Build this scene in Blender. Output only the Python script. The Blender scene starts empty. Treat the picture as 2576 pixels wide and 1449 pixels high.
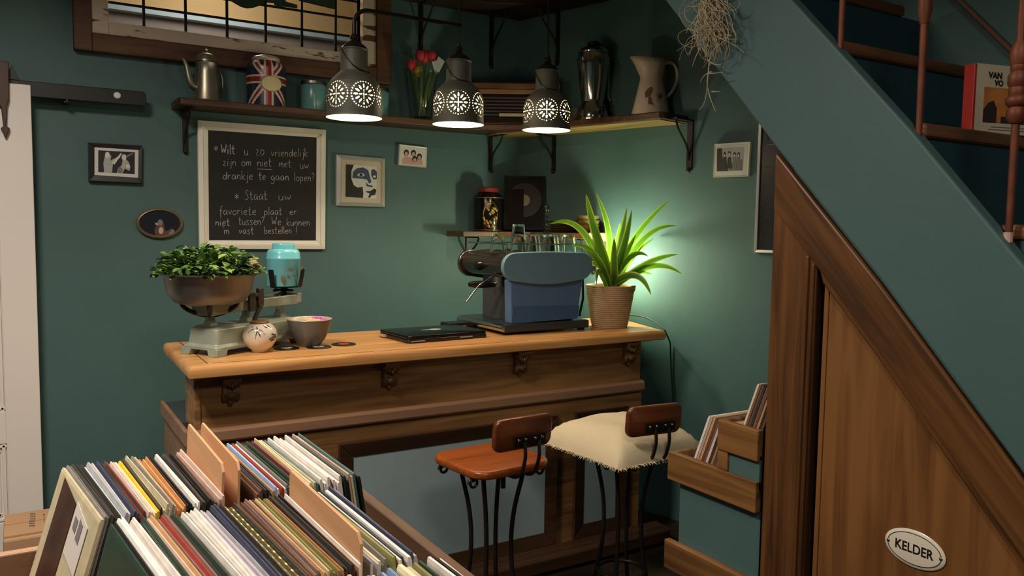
import bpy, bmesh, math, random
from mathutils import Matrix, Vector
random.seed(7)
S = bpy.context.scene
COL = S.collection
# ------------------------------------------------------------------ camera
FPX, YAW, PIT, ROL = 2022.0, .5505, -.0765, .01487
CXP, CYP = 1288.0, 724.5
Fv = Vector((math.sin(YAW)*math.cos(PIT), math.cos(YAW)*math.cos(PIT), math.sin(PIT)))
R0 = Vector((math.cos(YAW), -math.sin(YAW), 0)); U0 = R0.cross(Fv)
Rv = math.cos(ROL)*R0 + math.sin(ROL)*U0
Uv = -math.sin(ROL)*R0 + math.cos(ROL)*U0
CAM = Vector((0, 0, 1.55))
cd = bpy.data.cameras.new('camera'); cam = bpy.data.objects.new('camera', cd); COL.objects.link(cam)
cam.matrix_world = Matrix(((Rv.x, Uv.x, -Fv.x, CAM.x), (Rv.y, Uv.y, -Fv.y, CAM.y), (Rv.z, Uv.z, -Fv.z, CAM.z), (0, 0, 0, 1)))
cd.sensor_width = 36; cd.lens = FPX/2576*36; cd.clip_start = .02
S.camera = cam
# ------------------------------------------------------------------ exposure, world, lights
S.view_settings.view_transform = 'Standard'
try: S.view_settings.look = 'None'
except Exception: pass
S.view_settings.exposure = 0; S.view_settings.gamma = 1; S.view_settings.use_curve_mapping = False
w = bpy.data.worlds.new('world'); S.world = w; w.use_nodes = True
w.node_tree.nodes['Background'].inputs[0].default_value = (.5, .6, .7, 1)
w.node_tree.nodes['Background'].inputs[1].default_value = .01
try:
    S.cycles.use_denoising = True; S.cycles.max_bounces = 10; S.cycles.transmission_bounces = 10
    S.cycles.transparent_max_bounces = 12; S.cycles.sample_clamp_indirect = 4
except Exception: pass

def light(name, kind, loc, energy, color, size=.1, rot=None, size_y=None):
    l = bpy.data.lights.new(name, kind); l.energy = energy; l.color = color
    if kind == 'AREA':
        l.size = size
        if size_y: l.shape = 'RECTANGLE'; l.size_y = size_y
    else: l.shadow_soft_size = size
    o = bpy.data.objects.new(name, l); COL.objects.link(o); o.location = loc
    if rot: o.rotation_euler = rot
    return o
cl_ = light('ceiling_light_left', 'AREA', (-.4, 2.0, 3.05), 72, (1, .89, .78), .5); cl_.data.spread = math.radians(158)
light('ceiling_light_rear', 'AREA', (.3, -.5, 3.05), 34, (1, .89, .78), .6)
light('back_room_light', 'POINT', (1.0, 4.75, 3.0), 17, (1, .92, .80), .15)

# ------------------------------------------------------------------ picture rays onto real planes
def ray(px, py): return Fv + Rv*((px-CXP)/FPX) - Uv*((py-CYP)/FPX)
def ax(px, py, X): d = ray(px, py); return CAM + d*(X/d.x)
def ay(px, py, Y): d = ray(px, py); return CAM + d*(Y/d.y)
def az(px, py, Z): d = ray(px, py); return CAM + d*((Z-CAM.z)/d.z)
WY = 4.26                                             # back wall
CORN = Vector((2.646, WY, 0))                         # room corner
ER = Vector((.252, -.968, 0)).normalized()            # along the right wall, towards the camera
NR = Vector((-.968, -.252, 0)).normalized()           # its inward normal
def ar(px, py, off=0.0):
    d = ray(px, py); p0 = CORN + NR*off
    return CAM + d*((p0-CAM).dot(NR)/d.dot(NR))
def rw(s, off, z): return CORN + ER*s + NR*off + Vector((0, 0, z))

# ------------------------------------------------------------------ materials
def lin(c):
    c = c/255.0
    return c/12.92 if c <= .04045 else ((c+.055)/1.055)**2.4
def rgb(r, g, b): return (lin(r), lin(g), lin(b), 1)
MATS = {}
def mat(name, col, rough=.6, metal=0.0, spec=.5, var=.0, vscale=8.0, bump=.0, bscale=40.0, emit=None, estr=1.0, coat=0.0):
    if name in MATS: return MATS[name]
    m = bpy.data.materials.new(name); m.use_nodes = True; nt = m.node_tree; b = nt.nodes['Principled BSDF']
    b.inputs['Base Color'].default_value = col; b.inputs['Roughness'].default_value = rough
    b.inputs['Metallic'].default_value = metal; b.inputs['Specular IOR Level'].default_value = spec
    if coat: b.inputs['Coat Weight'].default_value = coat
    if var or bump:
        tc = nt.nodes.new('ShaderNodeTexCoord')
    if var:
        n = nt.nodes.new('ShaderNodeTexNoise'); n.inputs['Scale'].default_value = vscale; n.inputs['Detail'].default_value = 5
        nt.links.new(tc.outputs['Object'], n.inputs['Vector'])
        r = nt.nodes.new('ShaderNodeValToRGB')
        r.color_ramp.elements[0].position = .3; r.color_ramp.elements[1].position = .7
        r.color_ramp.elements[0].color = tuple(c*(1-var) for c in col[:3]) + (1,)
        r.color_ramp.elements[1].color = tuple(min(1, c*(1+var)) for c in col[:3]) + (1,)
        nt.links.new(n.outputs['Fac'], r.inputs[0]); nt.links.new(r.outputs[0], b.inputs['Base Color'])
    if bump:
        n2 = nt.nodes.new('ShaderNodeTexNoise'); n2.inputs['Scale'].default_value = bscale; n2.inputs['Detail'].default_value = 3
        nt.links.new(tc.outputs['Object'], n2.inputs['Vector'])
        bp = nt.nodes.new('ShaderNodeBump'); bp.inputs['Strength'].default_value = bump; bp.inputs['Distance'].default_value = .01
        nt.links.new(n2.outputs['Fac'], bp.inputs['Height']); nt.links.new(bp.outputs[0], b.inputs['Normal'])
    if emit:
        b.inputs['Emission Color'].default_value = emit; b.inputs['Emission Strength'].default_value = estr
    MATS[name] = m; return m
def wood(name, dark, light_, axis='X', rough=.5, scale=1.0, spec=.4, rotx=0.0):
    if name in MATS: return MATS[name]
    m = bpy.data.materials.new(name); m.use_nodes = True; nt = m.node_tree; b = nt.nodes['Principled BSDF']
    tc = nt.nodes.new('ShaderNodeTexCoord'); mp = nt.nodes.new('ShaderNodeMapping')
    sc = [26*scale]*3; sc['XYZ'.index(axis)] = 1.6*scale
    mp.inputs['Scale'].default_value = sc
    m0 = nt.nodes.new('ShaderNodeMapping'); m0.inputs['Rotation'].default_value = (rotx, 0, 0)
    nt.links.new(tc.outputs['Object'], m0.inputs[0]); nt.links.new(m0.outputs[0], mp.inputs[0])
    n = nt.nodes.new('ShaderNodeTexNoise'); n.inputs['Scale'].default_value = 1; n.inputs['Detail'].default_value = 6; n.inputs['Distortion'].default_value = 1.2
    nt.links.new(mp.outputs[0], n.inputs['Vector'])
    mp2 = nt.nodes.new('ShaderNodeMapping'); sc2 = [5*scale]*3; sc2['XYZ'.index(axis)] = 1.1*scale
    mp2.inputs['Scale'].default_value = sc2; nt.links.new(m0.outputs[0], mp2.inputs[0])
    n2 = nt.nodes.new('ShaderNodeTexNoise'); n2.inputs['Scale'].default_value = 1; n2.inputs['Detail'].default_value = 3
    nt.links.new(mp2.outputs[0], n2.inputs['Vector'])
    mx = nt.nodes.new('ShaderNodeMath'); mx.operation = 'ADD'
    m1 = nt.nodes.new('ShaderNodeMath'); m1.operation = 'MULTIPLY'; m1.inputs[1].default_value = .55
    m2 = nt.nodes.new('ShaderNodeMath'); m2.operation = 'MULTIPLY'; m2.inputs[1].default_value = .45
    nt.links.new(n.outputs['Fac'], m1.inputs[0]); nt.links.new(n2.outputs['Fac'], m2.inputs[0])
    nt.links.new(m1.outputs[0], mx.inputs[0]); nt.links.new(m2.outputs[0], mx.inputs[1])
    r = nt.nodes.new('ShaderNodeValToRGB')
    r.color_ramp.elements[0].position = .39; r.color_ramp.elements[1].position = .61
    r.color_ramp.elements[0].color = dark; r.color_ramp.elements[1].color = light_
    nt.links.new(mx.outputs[0], r.inputs[0]); nt.links.new(r.outputs[0], b.inputs['Base Color'])
    bp = nt.nodes.new('ShaderNodeBump'); bp.inputs['Strength'].default_value = .12; bp.inputs['Distance'].default_value = .004
    nt.links.new(n.outputs['Fac'], bp.inputs['Height']); nt.links.new(bp.outputs[0], b.inputs['Normal'])
    b.inputs['Roughness'].default_value = rough; b.inputs['Specular IOR Level'].default_value = spec
    MATS[name] = m; return m
def glass(name, tint=(1, 1, 1, 1), rough=0.0, ior=1.45):
    if name in MATS: return MATS[name]
    m = bpy.data.materials.new(name); m.use_nodes = True; b = m.node_tree.nodes['Principled BSDF']
    b.inputs['Base Color'].default_value = tint; b.inputs['Roughness'].default_value = rough
    b.inputs['Transmission Weight'].default_value = 1; b.inputs['IOR'].default_value = ior
    MATS[name] = m; return m
def pane(name, tint, gloss=.08, rough=.08):
    if name in MATS: return MATS[name]
    m = bpy.data.materials.new(name); m.use_nodes = True; nt = m.node_tree
    for n in list(nt.nodes): nt.nodes.remove(n)
    o = nt.nodes.new('ShaderNodeOutputMaterial'); t = nt.nodes.new('ShaderNodeBsdfTransparent'); t.inputs[0].default_value = tint
    g = nt.nodes.new('ShaderNodeBsdfGlossy'); g.inputs[1].default_value = rough
    x = nt.nodes.new('ShaderNodeMixShader'); x.inputs[0].default_value = gloss
    nt.links.new(t.outputs[0], x.inputs[1]); nt.links.new(g.outputs[0], x.inputs[2]); nt.links.new(x.outputs[0], o.inputs[0])
    MATS[name] = m; return m

PAINT = mat('teal_wall_paint', rgb(76, 104, 102), .55, spec=.35, var=.05, vscale=3, bump=.05, bscale=60)
PAINT2 = mat('teal_stair_paint', rgb(76, 102, 101), .5, spec=.35, var=.04, vscale=4, bump=.04, bscale=50)
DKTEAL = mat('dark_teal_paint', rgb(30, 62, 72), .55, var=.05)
WHITE = mat('door_white', rgb(240, 230, 220), .45)
CEIL = mat('ceiling_paint', rgb(120, 110, 95), .8)
FLOOR = wood('floor_boards', rgb(38, 27, 20), rgb(62, 46, 33), 'X', .5, .7)
TOPW = wood('pine_counter_top', rgb(184, 126, 70), rgb(222, 166, 102), 'X', .32, .8, .5)
BARW = wood('bar_front_wood', rgb(92, 63, 36), rgb(158, 114, 68), 'X', .42, .8)
BARD = wood('bar_dark_moulding', rgb(52, 35, 23), rgb(74, 50, 32), 'X', .4, .8)
BAND = wood('bar_rail_wood', rgb(134, 100, 76), rgb(156, 118, 90), 'X', .4, .6)
STV = wood('stair_casing_vertical', rgb(64, 38, 18), rgb(120, 77, 39), 'Z', .42, .8)
STV2 = wood('cellar_door_wood', rgb(94, 58, 27), rgb(134, 89, 48), 'Z', .42, .7)
STY = wood('stair_casing_grain', rgb(72, 43, 20), rgb(126, 82, 43), 'Y', .42, .8, rotx=-.81)
RACKW = wood('rack_wood', rgb(74, 46, 22), rgb(144, 100, 54), 'Y', .45, .8)
TREAD = wood('tread_wood', rgb(84, 55, 36), rgb(132, 88, 54), 'X', .5, .8)
SHELFW = wood('shelf_dark_wood', rgb(54, 34, 20), rgb(96, 62, 36), 'X', .45, .8)
SHELFU = wood('shelf_lit_wood', rgb(128, 104, 56), rgb(168, 138, 80), 'Y', .55, .8)  # shelf wood with yellow lamplight put into its colour
CRATEW = wood('crate_wood', rgb(74, 52, 36), rgb(112, 82, 58), 'Y', .55, .8)
CRATEX = wood('crate_wood_long', rgb(140, 104, 78), rgb(182, 142, 110), 'X', .6, .8)
DIVW = wood('divider_plywood', rgb(206, 154, 110), rgb(222, 172, 128), 'Y', .55, .6)
SEATW = wood('stool_wood', rgb(116, 54, 18), rgb(166, 84, 32), 'X', .28, .8, .5)
BACKW = wood('stool_back_wood', rgb(78, 36, 16), rgb(118, 60, 28), 'X', .32, .8, .5)
WINW = wood('window_brown_wood', rgb(72, 46, 30), rgb(104, 70, 46), 'X', .6, .8)
BOXW = wood('radio_wood', rgb(74, 40, 20), rgb(116, 70, 38), 'X', .35, .8)
IRON = mat('wrought_iron', rgb(44, 38, 34), .42, .6, var=.15)
BLACKM = mat('black_metal', rgb(30, 28, 27), .45, .3)
RUST = mat('rusty_baluster_iron', rgb(116, 62, 40), .55, .3, var=.25, vscale=20)
BLACK = mat('black_plastic', rgb(14, 14, 15), .3)
CHROME = mat('chrome', rgb(200, 196, 190), .14, 1.0)
STEEL = mat('brushed_steel', rgb(150, 140, 128), .32, 1.0, var=.1)
TIN = mat('dull_tin', rgb(165, 158, 140), .35, .9, var=.1)
ZINC = mat('lamp_zinc', rgb(84, 83, 72), .6, .3, var=.15, vscale=30)
ENAMEL = mat('lamp_inner_white', rgb(226, 206, 160), .5)
GLASSM = glass('clear_glass')

# ------------------------------------------------------------------ mesh builder
MW = {}
class MB:
    def __init__(s, xf=None): s.v = []; s.f = []; s.m = []; s.x = xf
    def add(s, vs, fs, m=0):
        b = len(s.v)
        for p in vs:
            p = Vector(p)
            s.v.append(s.x @ p if s.x else p)
        for f in fs: s.f.append([i+b for i in f]); s.m.append(m)
        return s
    def box(s, x0, x1, y0, y1, z0, z1, m=0):
        return s.add([(x0,y0,z0),(x1,y0,z0),(x1,y1,z0),(x0,y1,z0),(x0,y0,z1),(x1,y0,z1),(x1,y1,z1),(x0,y1,z1)],
                     [(0,3,2,1),(4,5,6,7),(0,1,5,4),(1,2,6,5),(2,3,7,6),(3,0,4,7)], m)
    def obox(s, c, sx, sy, sz, rot=None, m=0):
        c = Vector(c); vs = []
        for dz in (-1,1):
            for dx, dy in ((-1,-1),(1,-1),(1,1),(-1,1)):
                p = Vector((dx*sx/2, dy*sy/2, dz*sz/2))
                if rot: p = rot @ p
                vs.append(c+p)
        return s.add(vs, [(0,3,2,1),(4,5,6,7),(0,1,5,4),(1,2,6,5),(2,3,7,6),(3,0,4,7)], m)
    def loft(s, rings, m=0, cap=True, close=True):
        n = len(rings[0]); vs = [p for r in rings for p in r]; fs = []
        for k in range(len(rings)-1):
            for i in range(n if close else n-1):
                j = (i+1) % n
                fs.append((k*n+i, k*n+j, (k+1)*n+j, (k+1)*n+i))
        if cap:
            fs.append(list(range(n))[::-1]); fs.append([(len(rings)-1)*n+i for i in range(n)])
        return s.add(vs, fs, m)
    def prism(s, poly, plane, a, b, m=0):
        def P(u, v, t): return {'xy': (u, v, t), 'xz': (u, t, v), 'yz': (t, u, v)}[plane]
        return s.loft([[P(u, v, a) for u, v in poly], [P(u, v, b) for u, v in poly]], m)
    def lathe(s, prof, seg=32, c=(0,0,0), m=0, sx=1.0, sy=1.0, cap=False):
        c = Vector(c); rings = []
        for r, z in prof:
            rings.append([c+Vector((r*sx*math.cos(2*math.pi*i/seg), r*sy*math.sin(2*math.pi*i/seg), z)) for i in range(seg)])
        return s.loft(rings, m, cap=cap)
    def tube(s, pts, r, seg=8, m=0, cap=True):
        pts = [Vector(p) for p in pts]; n = len(pts); rings = []; up = None
        for i, p in enumerate(pts):
            t = (pts[min(i+1, n-1)] - pts[max(i-1, 0)])
            if t.length < 1e-9: t = Vector((0, 0, 1))
            t.normalize()
            if up is None:
                up = Vector((0, 0, 1)) if abs(t.z) < .9 else Vector((1, 0, 0))
            a = t.cross(up)
            if a.length < 1e-5: a = t.cross(Vector((0, 1, 0)))
            a.normalize(); up = a.cross(t)
            rr = r[i] if isinstance(r, (list, tuple)) else r
            rings.append([p + a*rr*math.cos(2*math.pi*k/seg) + up*rr*math.sin(2*math.pi*k/seg) for k in range(seg)])
        return s.loft(rings, m, cap)
    def sphere(s, c, rx, ry=None, rz=None, seg=20, rings=12, m=0):
        ry = ry or rx; rz = rz or rx; c = Vector(c); R = []
        for k in range(rings+1):
            a = -math.pi/2 + math.pi*k/rings
            ca = max(math.cos(a), 1e-3)
            R.append([c+Vector((rx*ca*math.cos(2*math.pi*i/seg), ry*ca*math.sin(2*math.pi*i/seg), rz*math.sin(a))) for i in range(seg)])
        return s.loft(R, m)
    def torus(s, c, R, r, seg=36, rs=8, m=0, axis='Z', a0=0, a1=2*math.pi):
        c = Vector(c); full = abs(a1-a0-2*math.pi) < 1e-6; pts = []
        for i in range(seg+1):
            a = a0+(a1-a0)*i/seg
            u, v = R*math.cos(a), R*math.sin(a)
            pts.append(c + Vector({'Z': (u, v, 0), 'Y': (u, 0, v), 'X': (0, u, v)}[axis]))
        return s.tube(pts, r, rs, m, cap=not full)
    def poly(s, pts, m=0): return s.add(pts, [list(range(len(pts)))], m)
    def slab(s, poly, z0, z1, bev=.004, m=0, steps=3):
        # polygon in xy with rounded top and bottom rims
        cx = sum(p[0] for p in poly)/len(poly); cy = sum(p[1] for p in poly)/len(poly)
        def ring(ins, z):
            out = []
            for x, y in poly:
                d = math.hypot(x-cx, y-cy); k = (d-ins)/d
                out.append((cx+(x-cx)*k, cy+(y-cy)*k, z))
            return out
        R = []
        for i in range(steps+1):
            a = math.pi/2*i/steps; R.append(ring(bev*(1-math.sin(a)), z0+bev*(1-math.cos(a))))
        for i in range(steps+1):
            a = math.pi/2*i/steps; R.append(ring(bev*(1-math.cos(a)), z1-bev*(1-math.sin(a))))
        return s.loft(R, m)
    def build(s, name, mats, parent=None, smooth=0, bevel=0.0, world=False, solid=0.0, bseg=2, recalc=True):
        vs = s.v
        if world and parent is not None:
            inv = MW[parent.name].inverted(); vs = [inv @ p for p in vs]
        me = bpy.data.meshes.new(name); me.from_pydata([tuple(p) for p in vs], [], s.f)
        if not isinstance(mats, (list, tuple)): mats = [mats]
        for k in mats: me.materials.append(k)
        for p, mi in zip(me.polygons, s.m): p.material_index = mi
        if recalc:
            bm = bmesh.new(); bm.from_mesh(me); bmesh.ops.recalc_face_normals(bm, faces=bm.faces); bm.to_mesh(me); bm.free()
        if smooth:
            for p in me.polygons: p.use_smooth = True
            try: me.set_sharp_from_angle(angle=math.radians(smooth))
            except Exception: pass
        o = bpy.data.objects.new(name, me); COL.objects.link(o)
        if parent is not None:
            o.parent = parent; MW[o.name] = MW[parent.name]
        else: MW[o.name] = Matrix.Identity(4)
        if solid:
            md = o.modifiers.new('thick', 'SOLIDIFY'); md.thickness = solid; md.offset = 0
        if bevel:
            md = o.modifiers.new('soft_edge', 'BEVEL'); md.width = bevel; md.segments = bseg; md.limit_method = 'ANGLE'; md.angle_limit = math.radians(40)
        return o
def tag(o, label=None, cat=None, group=None, kind=None):
    if label: o['label'] = label
    if cat: o['category'] = cat
    if group: o['group'] = group
    if kind: o['kind'] = kind
    return o
def thing(name, label, cat, loc=(0,0,0), rz=0.0, group=None):
    o = bpy.data.objects.new(name, None); COL.objects.link(o); o.empty_display_size = .05
    o.location = loc; o.rotation_euler = (0, 0, rz)
    MW[o.name] = Matrix.Translation(Vector(loc)) @ Matrix.Rotation(rz, 4, 'Z')
    return tag(o, label, cat, group)
def dup(root, loc, rz, label=None, group=None):
    def cp(o, parent):
        c = o.copy(); COL.objects.link(c)
        if parent: c.parent = parent
        for ch in [k for k in bpy.data.objects if k.parent == o and k is not c]: cp(ch, c)
        return c
    r = cp(root, None); r.location = loc; r.rotation_euler = (0, 0, rz)
    MW[r.name] = Matrix.Translation(Vector(loc)) @ Matrix.Rotation(rz, 4, 'Z')
    if label: r['label'] = label
    if group: r['group'] = group
    return r
def struct(name, mb, m, **k): return tag(mb.build(name, m, **k), kind='structure')
def bez(p, n=16):
    p = [Vector(q) for q in p]; out = []
    for i in range(n+1):
        t = i/n; q = p[:]
        while len(q) > 1: q = [q[k]*(1-t)+q[k+1]*t for k in range(len(q)-1)]
        out.append(q[0])
    return out
def rrect(w, h, r, n=5, cx=0, cy=0):
    out = []
    for sx, sy, a0 in ((1,1,0),(-1,1,90),(-1,-1,180),(1,-1,270)):
        for i in range(n+1):
            a = math.radians(a0+90*i/n)
            out.append((cx+sx*(w/2-r)+r*math.cos(a), cy+sy*(h/2-r)+r*math.sin(a)))
    return out
def frame_mb(mb, outer, inner, n, d0, d1, din=None, m=0, m2=None):
    # mitred picture frame between two 3D quads; n = normal towards the room
    n = Vector(n); din = d1 if din is None else din
    for i in range(4):
        j = (i+1) % 4
        A, B, C, D = outer[i], outer[j], inner[j], inner[i]
        vs = [A+n*d0, B+n*d0, C+n*d0, D+n*d0, A+n*d1, B+n*d1, C+n*din, D+n*din]
        mb.add(vs, [(0,1,2,3),(4,5,6,7),(0,1,5,4),(2,3,7,6),(1,2,6,5),(3,0,4,7)], m if (m2 is None or i % 2 == 0) else m2)
def quad(fn, pts): return [fn(x, y) for x, y in pts]
def inset(q, t):
    c = sum(q, Vector())/4; out = []
    for i in range(4):
        a = (q[(i+1) % 4]-q[i]).normalized(); b = (q[i-1]-q[i]).normalized()
        out.append(q[i] + (a+b)*t)
    return out

# ------------------------------------------------------------------ setting
struct('floor', MB().box(-2.4, 4.4, -2.6, WY+.1, -.05, 0), FLOOR)
struct('ceiling', MB().box(-2.4, 4.4, -2.6, WY+.1, 3.15, 3.2), CEIL)
GY = 4.30
gl0 = ay(262, 5, GY).x; gl1 = ay(921, 100, GY).x; gz0 = ay(400, 78, GY).z; gz1 = 2.98
wo0 = ay(186, 119, 4.21).x; wo1 = ay(985, 190, 4.21).x; woz = ay(400, 147, 4.21).z
wb = MB()
wb.box(-2.4, gl0-.03, WY, WY+.16, 0, 3.15); wb.box(gl1+.03, 3.0, WY, WY+.16, 0, 3.15)
wb.box(gl0-.03, gl1+.03, WY, WY+.16, 0, gz0-.03); wb.box(gl0-.03, gl1+.03, WY, WY+.16, gz1+.03, 3.15)
struct('wall_back', wb, PAINT)
p0 = CORN; p1 = CORN+ER*7.0
wr = MB(); q = [p0, p1, p1-NR*.1, p0-NR*.1]
wr.prism([(v.x, v.y) for v in q], 'xy', 0, 3.15); struct('wall_right', wr, PAINT)
struct('wall_left', MB().box(-2.4, -2.3, -2.6, WY, 0, 3.15), PAINT)
struct('wall_front', MB().box(-2.3, 4.4, -2.6, -2.5, 0, 3.15), PAINT)
# room behind the leaded window
BR = MB(); za = ay(400, 27, 5.3).z; zb_ = ay(400, 44, 5.3).z
BR.box(-.6, 2.9, 5.3, 5.36, za, 3.6, 0); BR.box(-.6, 2.9, 5.24, 5.36, zb_, za, 1); BR.box(-.6, 2.9, 5.3, 5.36, 1.6, zb_, 2)
BR.box(-.66, -.6, WY+.16, 5.36, 1.6, 3.6, 0); BR.box(2.9, 2.96, WY+.16, 5.36, 1.6, 3.6, 0)
BR.box(-.66, 2.96, WY+.16, 5.36, 3.6, 3.66, 0); BR.box(-.66, 2.96, WY+.16, 5.36, 1.54, 1.6, 2)
struct('wall_beyond', BR, [mat('back_room_plaster', rgb(196, 174, 140), .8), mat('back_room_ledge', rgb(200, 214, 222), .6), mat('back_room_dado', rgb(168, 150, 140), .7)])

# leaded window
win = bpy.data.objects.new('window_1', None); COL.objects.link(win); win['kind'] = 'structure'; MW['window_1'] = Matrix.Identity(4)
fr = MB()
fr.box(wo0, wo0+.075, 4.21, WY+.05, woz, 3.08); fr.box(wo1-.085, wo1, 4.21, WY+.05, woz, 3.08)
fr.box(wo0+.075, wo1-.085, 4.21, WY+.05, woz, woz+.085); fr.box(wo0+.075, wo1-.085, 4.21, WY+.05, 3.0, 3.08)
fr.build('outer_frame', WINW, win, bevel=.006)
peel = bpy.data.materials.new('peeling_white_paint'); peel.use_nodes = True; nt = peel.node_tree; b = nt.nodes['Principled BSDF']
tc = nt.nodes.new('ShaderNodeTexCoord'); mp = nt.nodes.new('ShaderNodeMapping'); mp.inputs['Scale'].default_value = (5, 14, 22)
no = nt.nodes.new('ShaderNodeTexNoise'); no.inputs['Scale'].default_value = 1; no.inputs['Detail'].default_value = 7
cr = nt.nodes.new('ShaderNodeValToRGB'); cr.color_ramp.elements[0].position = .42; cr.color_ramp.elements[1].position = .45
cr.color_ramp.elements[0].color = rgb(88, 58, 38); cr.color_ramp.elements[1].color = rgb(206, 186, 166)
nt.links.new(tc.outputs['Object'], mp.inputs[0]); nt.links.new(mp.outputs[0], no.inputs['Vector']); nt.links.new(no.outputs['Fac'], cr.inputs[0]); nt.links.new(cr.outputs[0], b.inputs['Base Color'])
b.inputs['Roughness'].default_value = .7
s_ = MB(); i0, i1, iz = wo0+.075, wo1-.085, woz+.085
s_.box(i0, i0+.07, 4.225, GY+.02, iz, 3.0); s_.box(i1-.075, i1, 4.225, GY+.02, iz, 3.0); s_.box(i0+.07, i1-.075, 4.225, GY+.02, iz, iz+.06); s_.box(i0+.07, i1-.075, 4.225, GY+.02, 2.97, 3.0)
s_.build('sash', peel, win, bevel=.004)
b0 = MB(); j0, j1, jz = i0+.07, i1-.075, iz+.06
b0.box(j0, gl0, 4.27, GY+.03, jz, 2.97); b0.box(gl1, j1, 4.27, GY+.03, jz, 2.97); b0.box(gl0, gl1, 4.27, GY+.03, jz, gz0)
b0.build('glazing_bead', WINW, win)
vx = [ay(p, 60, GY).x for p in (362, 467, 571, 668, 759, 844)]
hz = [ay(400, 23, GY).z, ay(759, 27.6, GY).z]
hz += [hz[1]+(hz[1]-hz[0])*k for k in (1, 2, 3)]
hz = [h for h in hz if h < 2.95]
ld = MB()
for x in vx: ld.box(x-.006, x+.006, GY-.006, GY+.006, gz0, 2.97)
for h in hz: ld.box(gl0, gl1, GY-.005, GY+.007, h-.005, h+.005)
ld.build('leading', BLACKM, win)
pn = MB(); xs = [gl0]+vx+[gl1]; zs = [gz0]+hz+[2.97]
for i in range(len(xs)-1):
    for k in range(len(zs)-1):
        m = 0 if k == 0 else (1 + (i*2+k) % 2)
        pn.box(xs[i], xs[i+1], GY-.002, GY+.002, zs[k], zs[k+1], m)
pn.build('leaded_glass', [pane('pane_clear', (.82, .84, .86, 1)), pane('pane_amber', (.92, .85, .70, 1)), pane('pane_straw', (.93, .88, .78, 1))], win)
gr = MB()
for pl_ in ([(560,-30),(575,-2),(590,8),(608,18),(622,21),(640,19),(655,13),(672,6),(690,8),(700,-30)], [(752,-30),(752,2),(845,24),(845,2),(845,-30)], [(690,-30),(690,13),(700,15),(748,21),(748,12),(720,4),(700,-30)]):
    P = [ay(x, y, GY-.006) for x, y in pl_]; gr.loft([P, [q+Vector((0, .004, 0)) for q in P]])
gr.build('green_glass', mat('dark_green_glass', rgb(52, 66, 52), .25), win)

# sliding barn door
dx1 = ay(79, 300, 4.19).x; dz1 = 2.135
door = bpy.data.objects.new('door_1', None); COL.objects.link(door); door['kind'] = 'structure'; MW['door_1'] = Matrix.Identity(4)
st = ay(15, 1060, 4.19).x
dm = MB()
pz = [(.12, .25), (.60, .78), (.0, .12)]
zA = ay(10, 1030, 4.19).z; zB = ay(10, 1112, 4.19).z
dm.box(st, dx1, 4.15, 4.19, .02, dz1); dm.box(-.92, -.74, 4.15, 4.19, .02, dz1)
dm.box(-.74, st, 4.15, 4.19, .02, .2); dm.box(-.74, st, 4.15, 4.19, zB, zA); dm.box(-.74, st, 4.15, 4.19, 1.98, dz1)
dm.build('door_frame', WHITE, door, bevel=.003)
dp = MB(); dp.box(-.74, st, 4.165, 4.182, .2, zB); dp.box(-.74, st, 4.165, 4.182, zA, 1.98); dp.build('door_panel', WHITE, door)
mo = MB()
for z0, z1 in ((.2, zB), (zA, 1.98)):
    for d in (.0, .022):
        mo.box(st-.018-d, st-d-.004, 4.152+d*.3, 4.166, z0+d, z1-d); mo.box(-.74+d, st-d, 4.152+d*.3, 4.166, z0+d+.004, z0+d+.018); mo.box(-.74+d, st-d, 4.152+d*.3, 4.166, z1-d-.018, z1-d-.004)
mo.build('door_moulding', WHITE, door, bevel=.003)
rail = thing('sliding_door_rail', 'dark iron sliding door rail bolted to the teal wall above the white door', 'door rail', (0, 4.2, 2.12))
r0 = ay(368, 250, 4.17); rz0 = ay(300, 262, 4.17).z; rz1 = ay(300, 225, 4.17).z
rb = MB(); ch = .012
rb.prism([(-.9, rz0), (r0.x-ch, rz0), (r0.x, rz0+ch), (r0.x, rz1-ch), (r0.x-ch, rz1), (-.9, rz1)], 'xz', 4.165, 4.180); rb.build('bar', BLACKM, rail, world=True, bevel=.003)
tx = ay(168, 235, 4.17).x
MB().box(tx-.004, tx+.004, 4.160, 4.165, rz0-.012, rz1+.004).build('joint_plate', BLACKM, rail, world=True)
MB().box(tx-.012, tx+.012, 4.18, WY, rz0-.012, rz0+.03).build('spacer', BLACKM, rail, world=True)
bx = ay(295, 240, 4.16)
MB(Matrix.Translation((bx.x, 4.165, bx.z)) @ Matrix.Rotation(math.pi/2, 4, 'X')).lathe([(.0005, .009), (.012, .008), (.016, .003), (.016, 0), (.0005, 0)], 20).build('bolt_cap', mat('bolt_white', rgb(225, 225, 222), .3), rail, world=True, smooth=40)
MB().box(bx.x-.01, bx.x+.01, 4.18, WY, bx.z-.01, bx.z+.01).build('spacer', BLACKM, rail, world=True)
tp = ay(33, 190, 4.17)
stp = MB(); stp.prism([(tp.x-.02, rz1), (tp.x+.022, rz1), (tp.x+.012, rz1+.03), (tp.x-.004, rz1+.065), (tp.x-.02, rz1+.03)], 'xz', 4.16, 4.18); stp.build('stop', BLACKM, rail, world=True)
hang = thing('door_hanger_strap', 'brown iron hanger strap with spade tip on the white sliding door', 'door strap', (0, 4.14, 2.0))
def hp(x, y): q = ay(x, y, 4.13); return (q.x, q.z)
hm = MB(); hm.prism([hp(-30, 150), hp(22, 156), hp(23, 250), hp(18, 268), hp(16, 318), hp(25, 322), hp(22, 332), hp(16, 345), hp(12, 346), hp(8, 334), hp(1, 322), hp(8, 318), hp(2, 268), hp(-30, 255)], 'xz', 4.125, 4.149)
hm.build('strap', mat('strap_iron', rgb(70, 50, 40), .5, .3), hang, world=True, bevel=.004)

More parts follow.
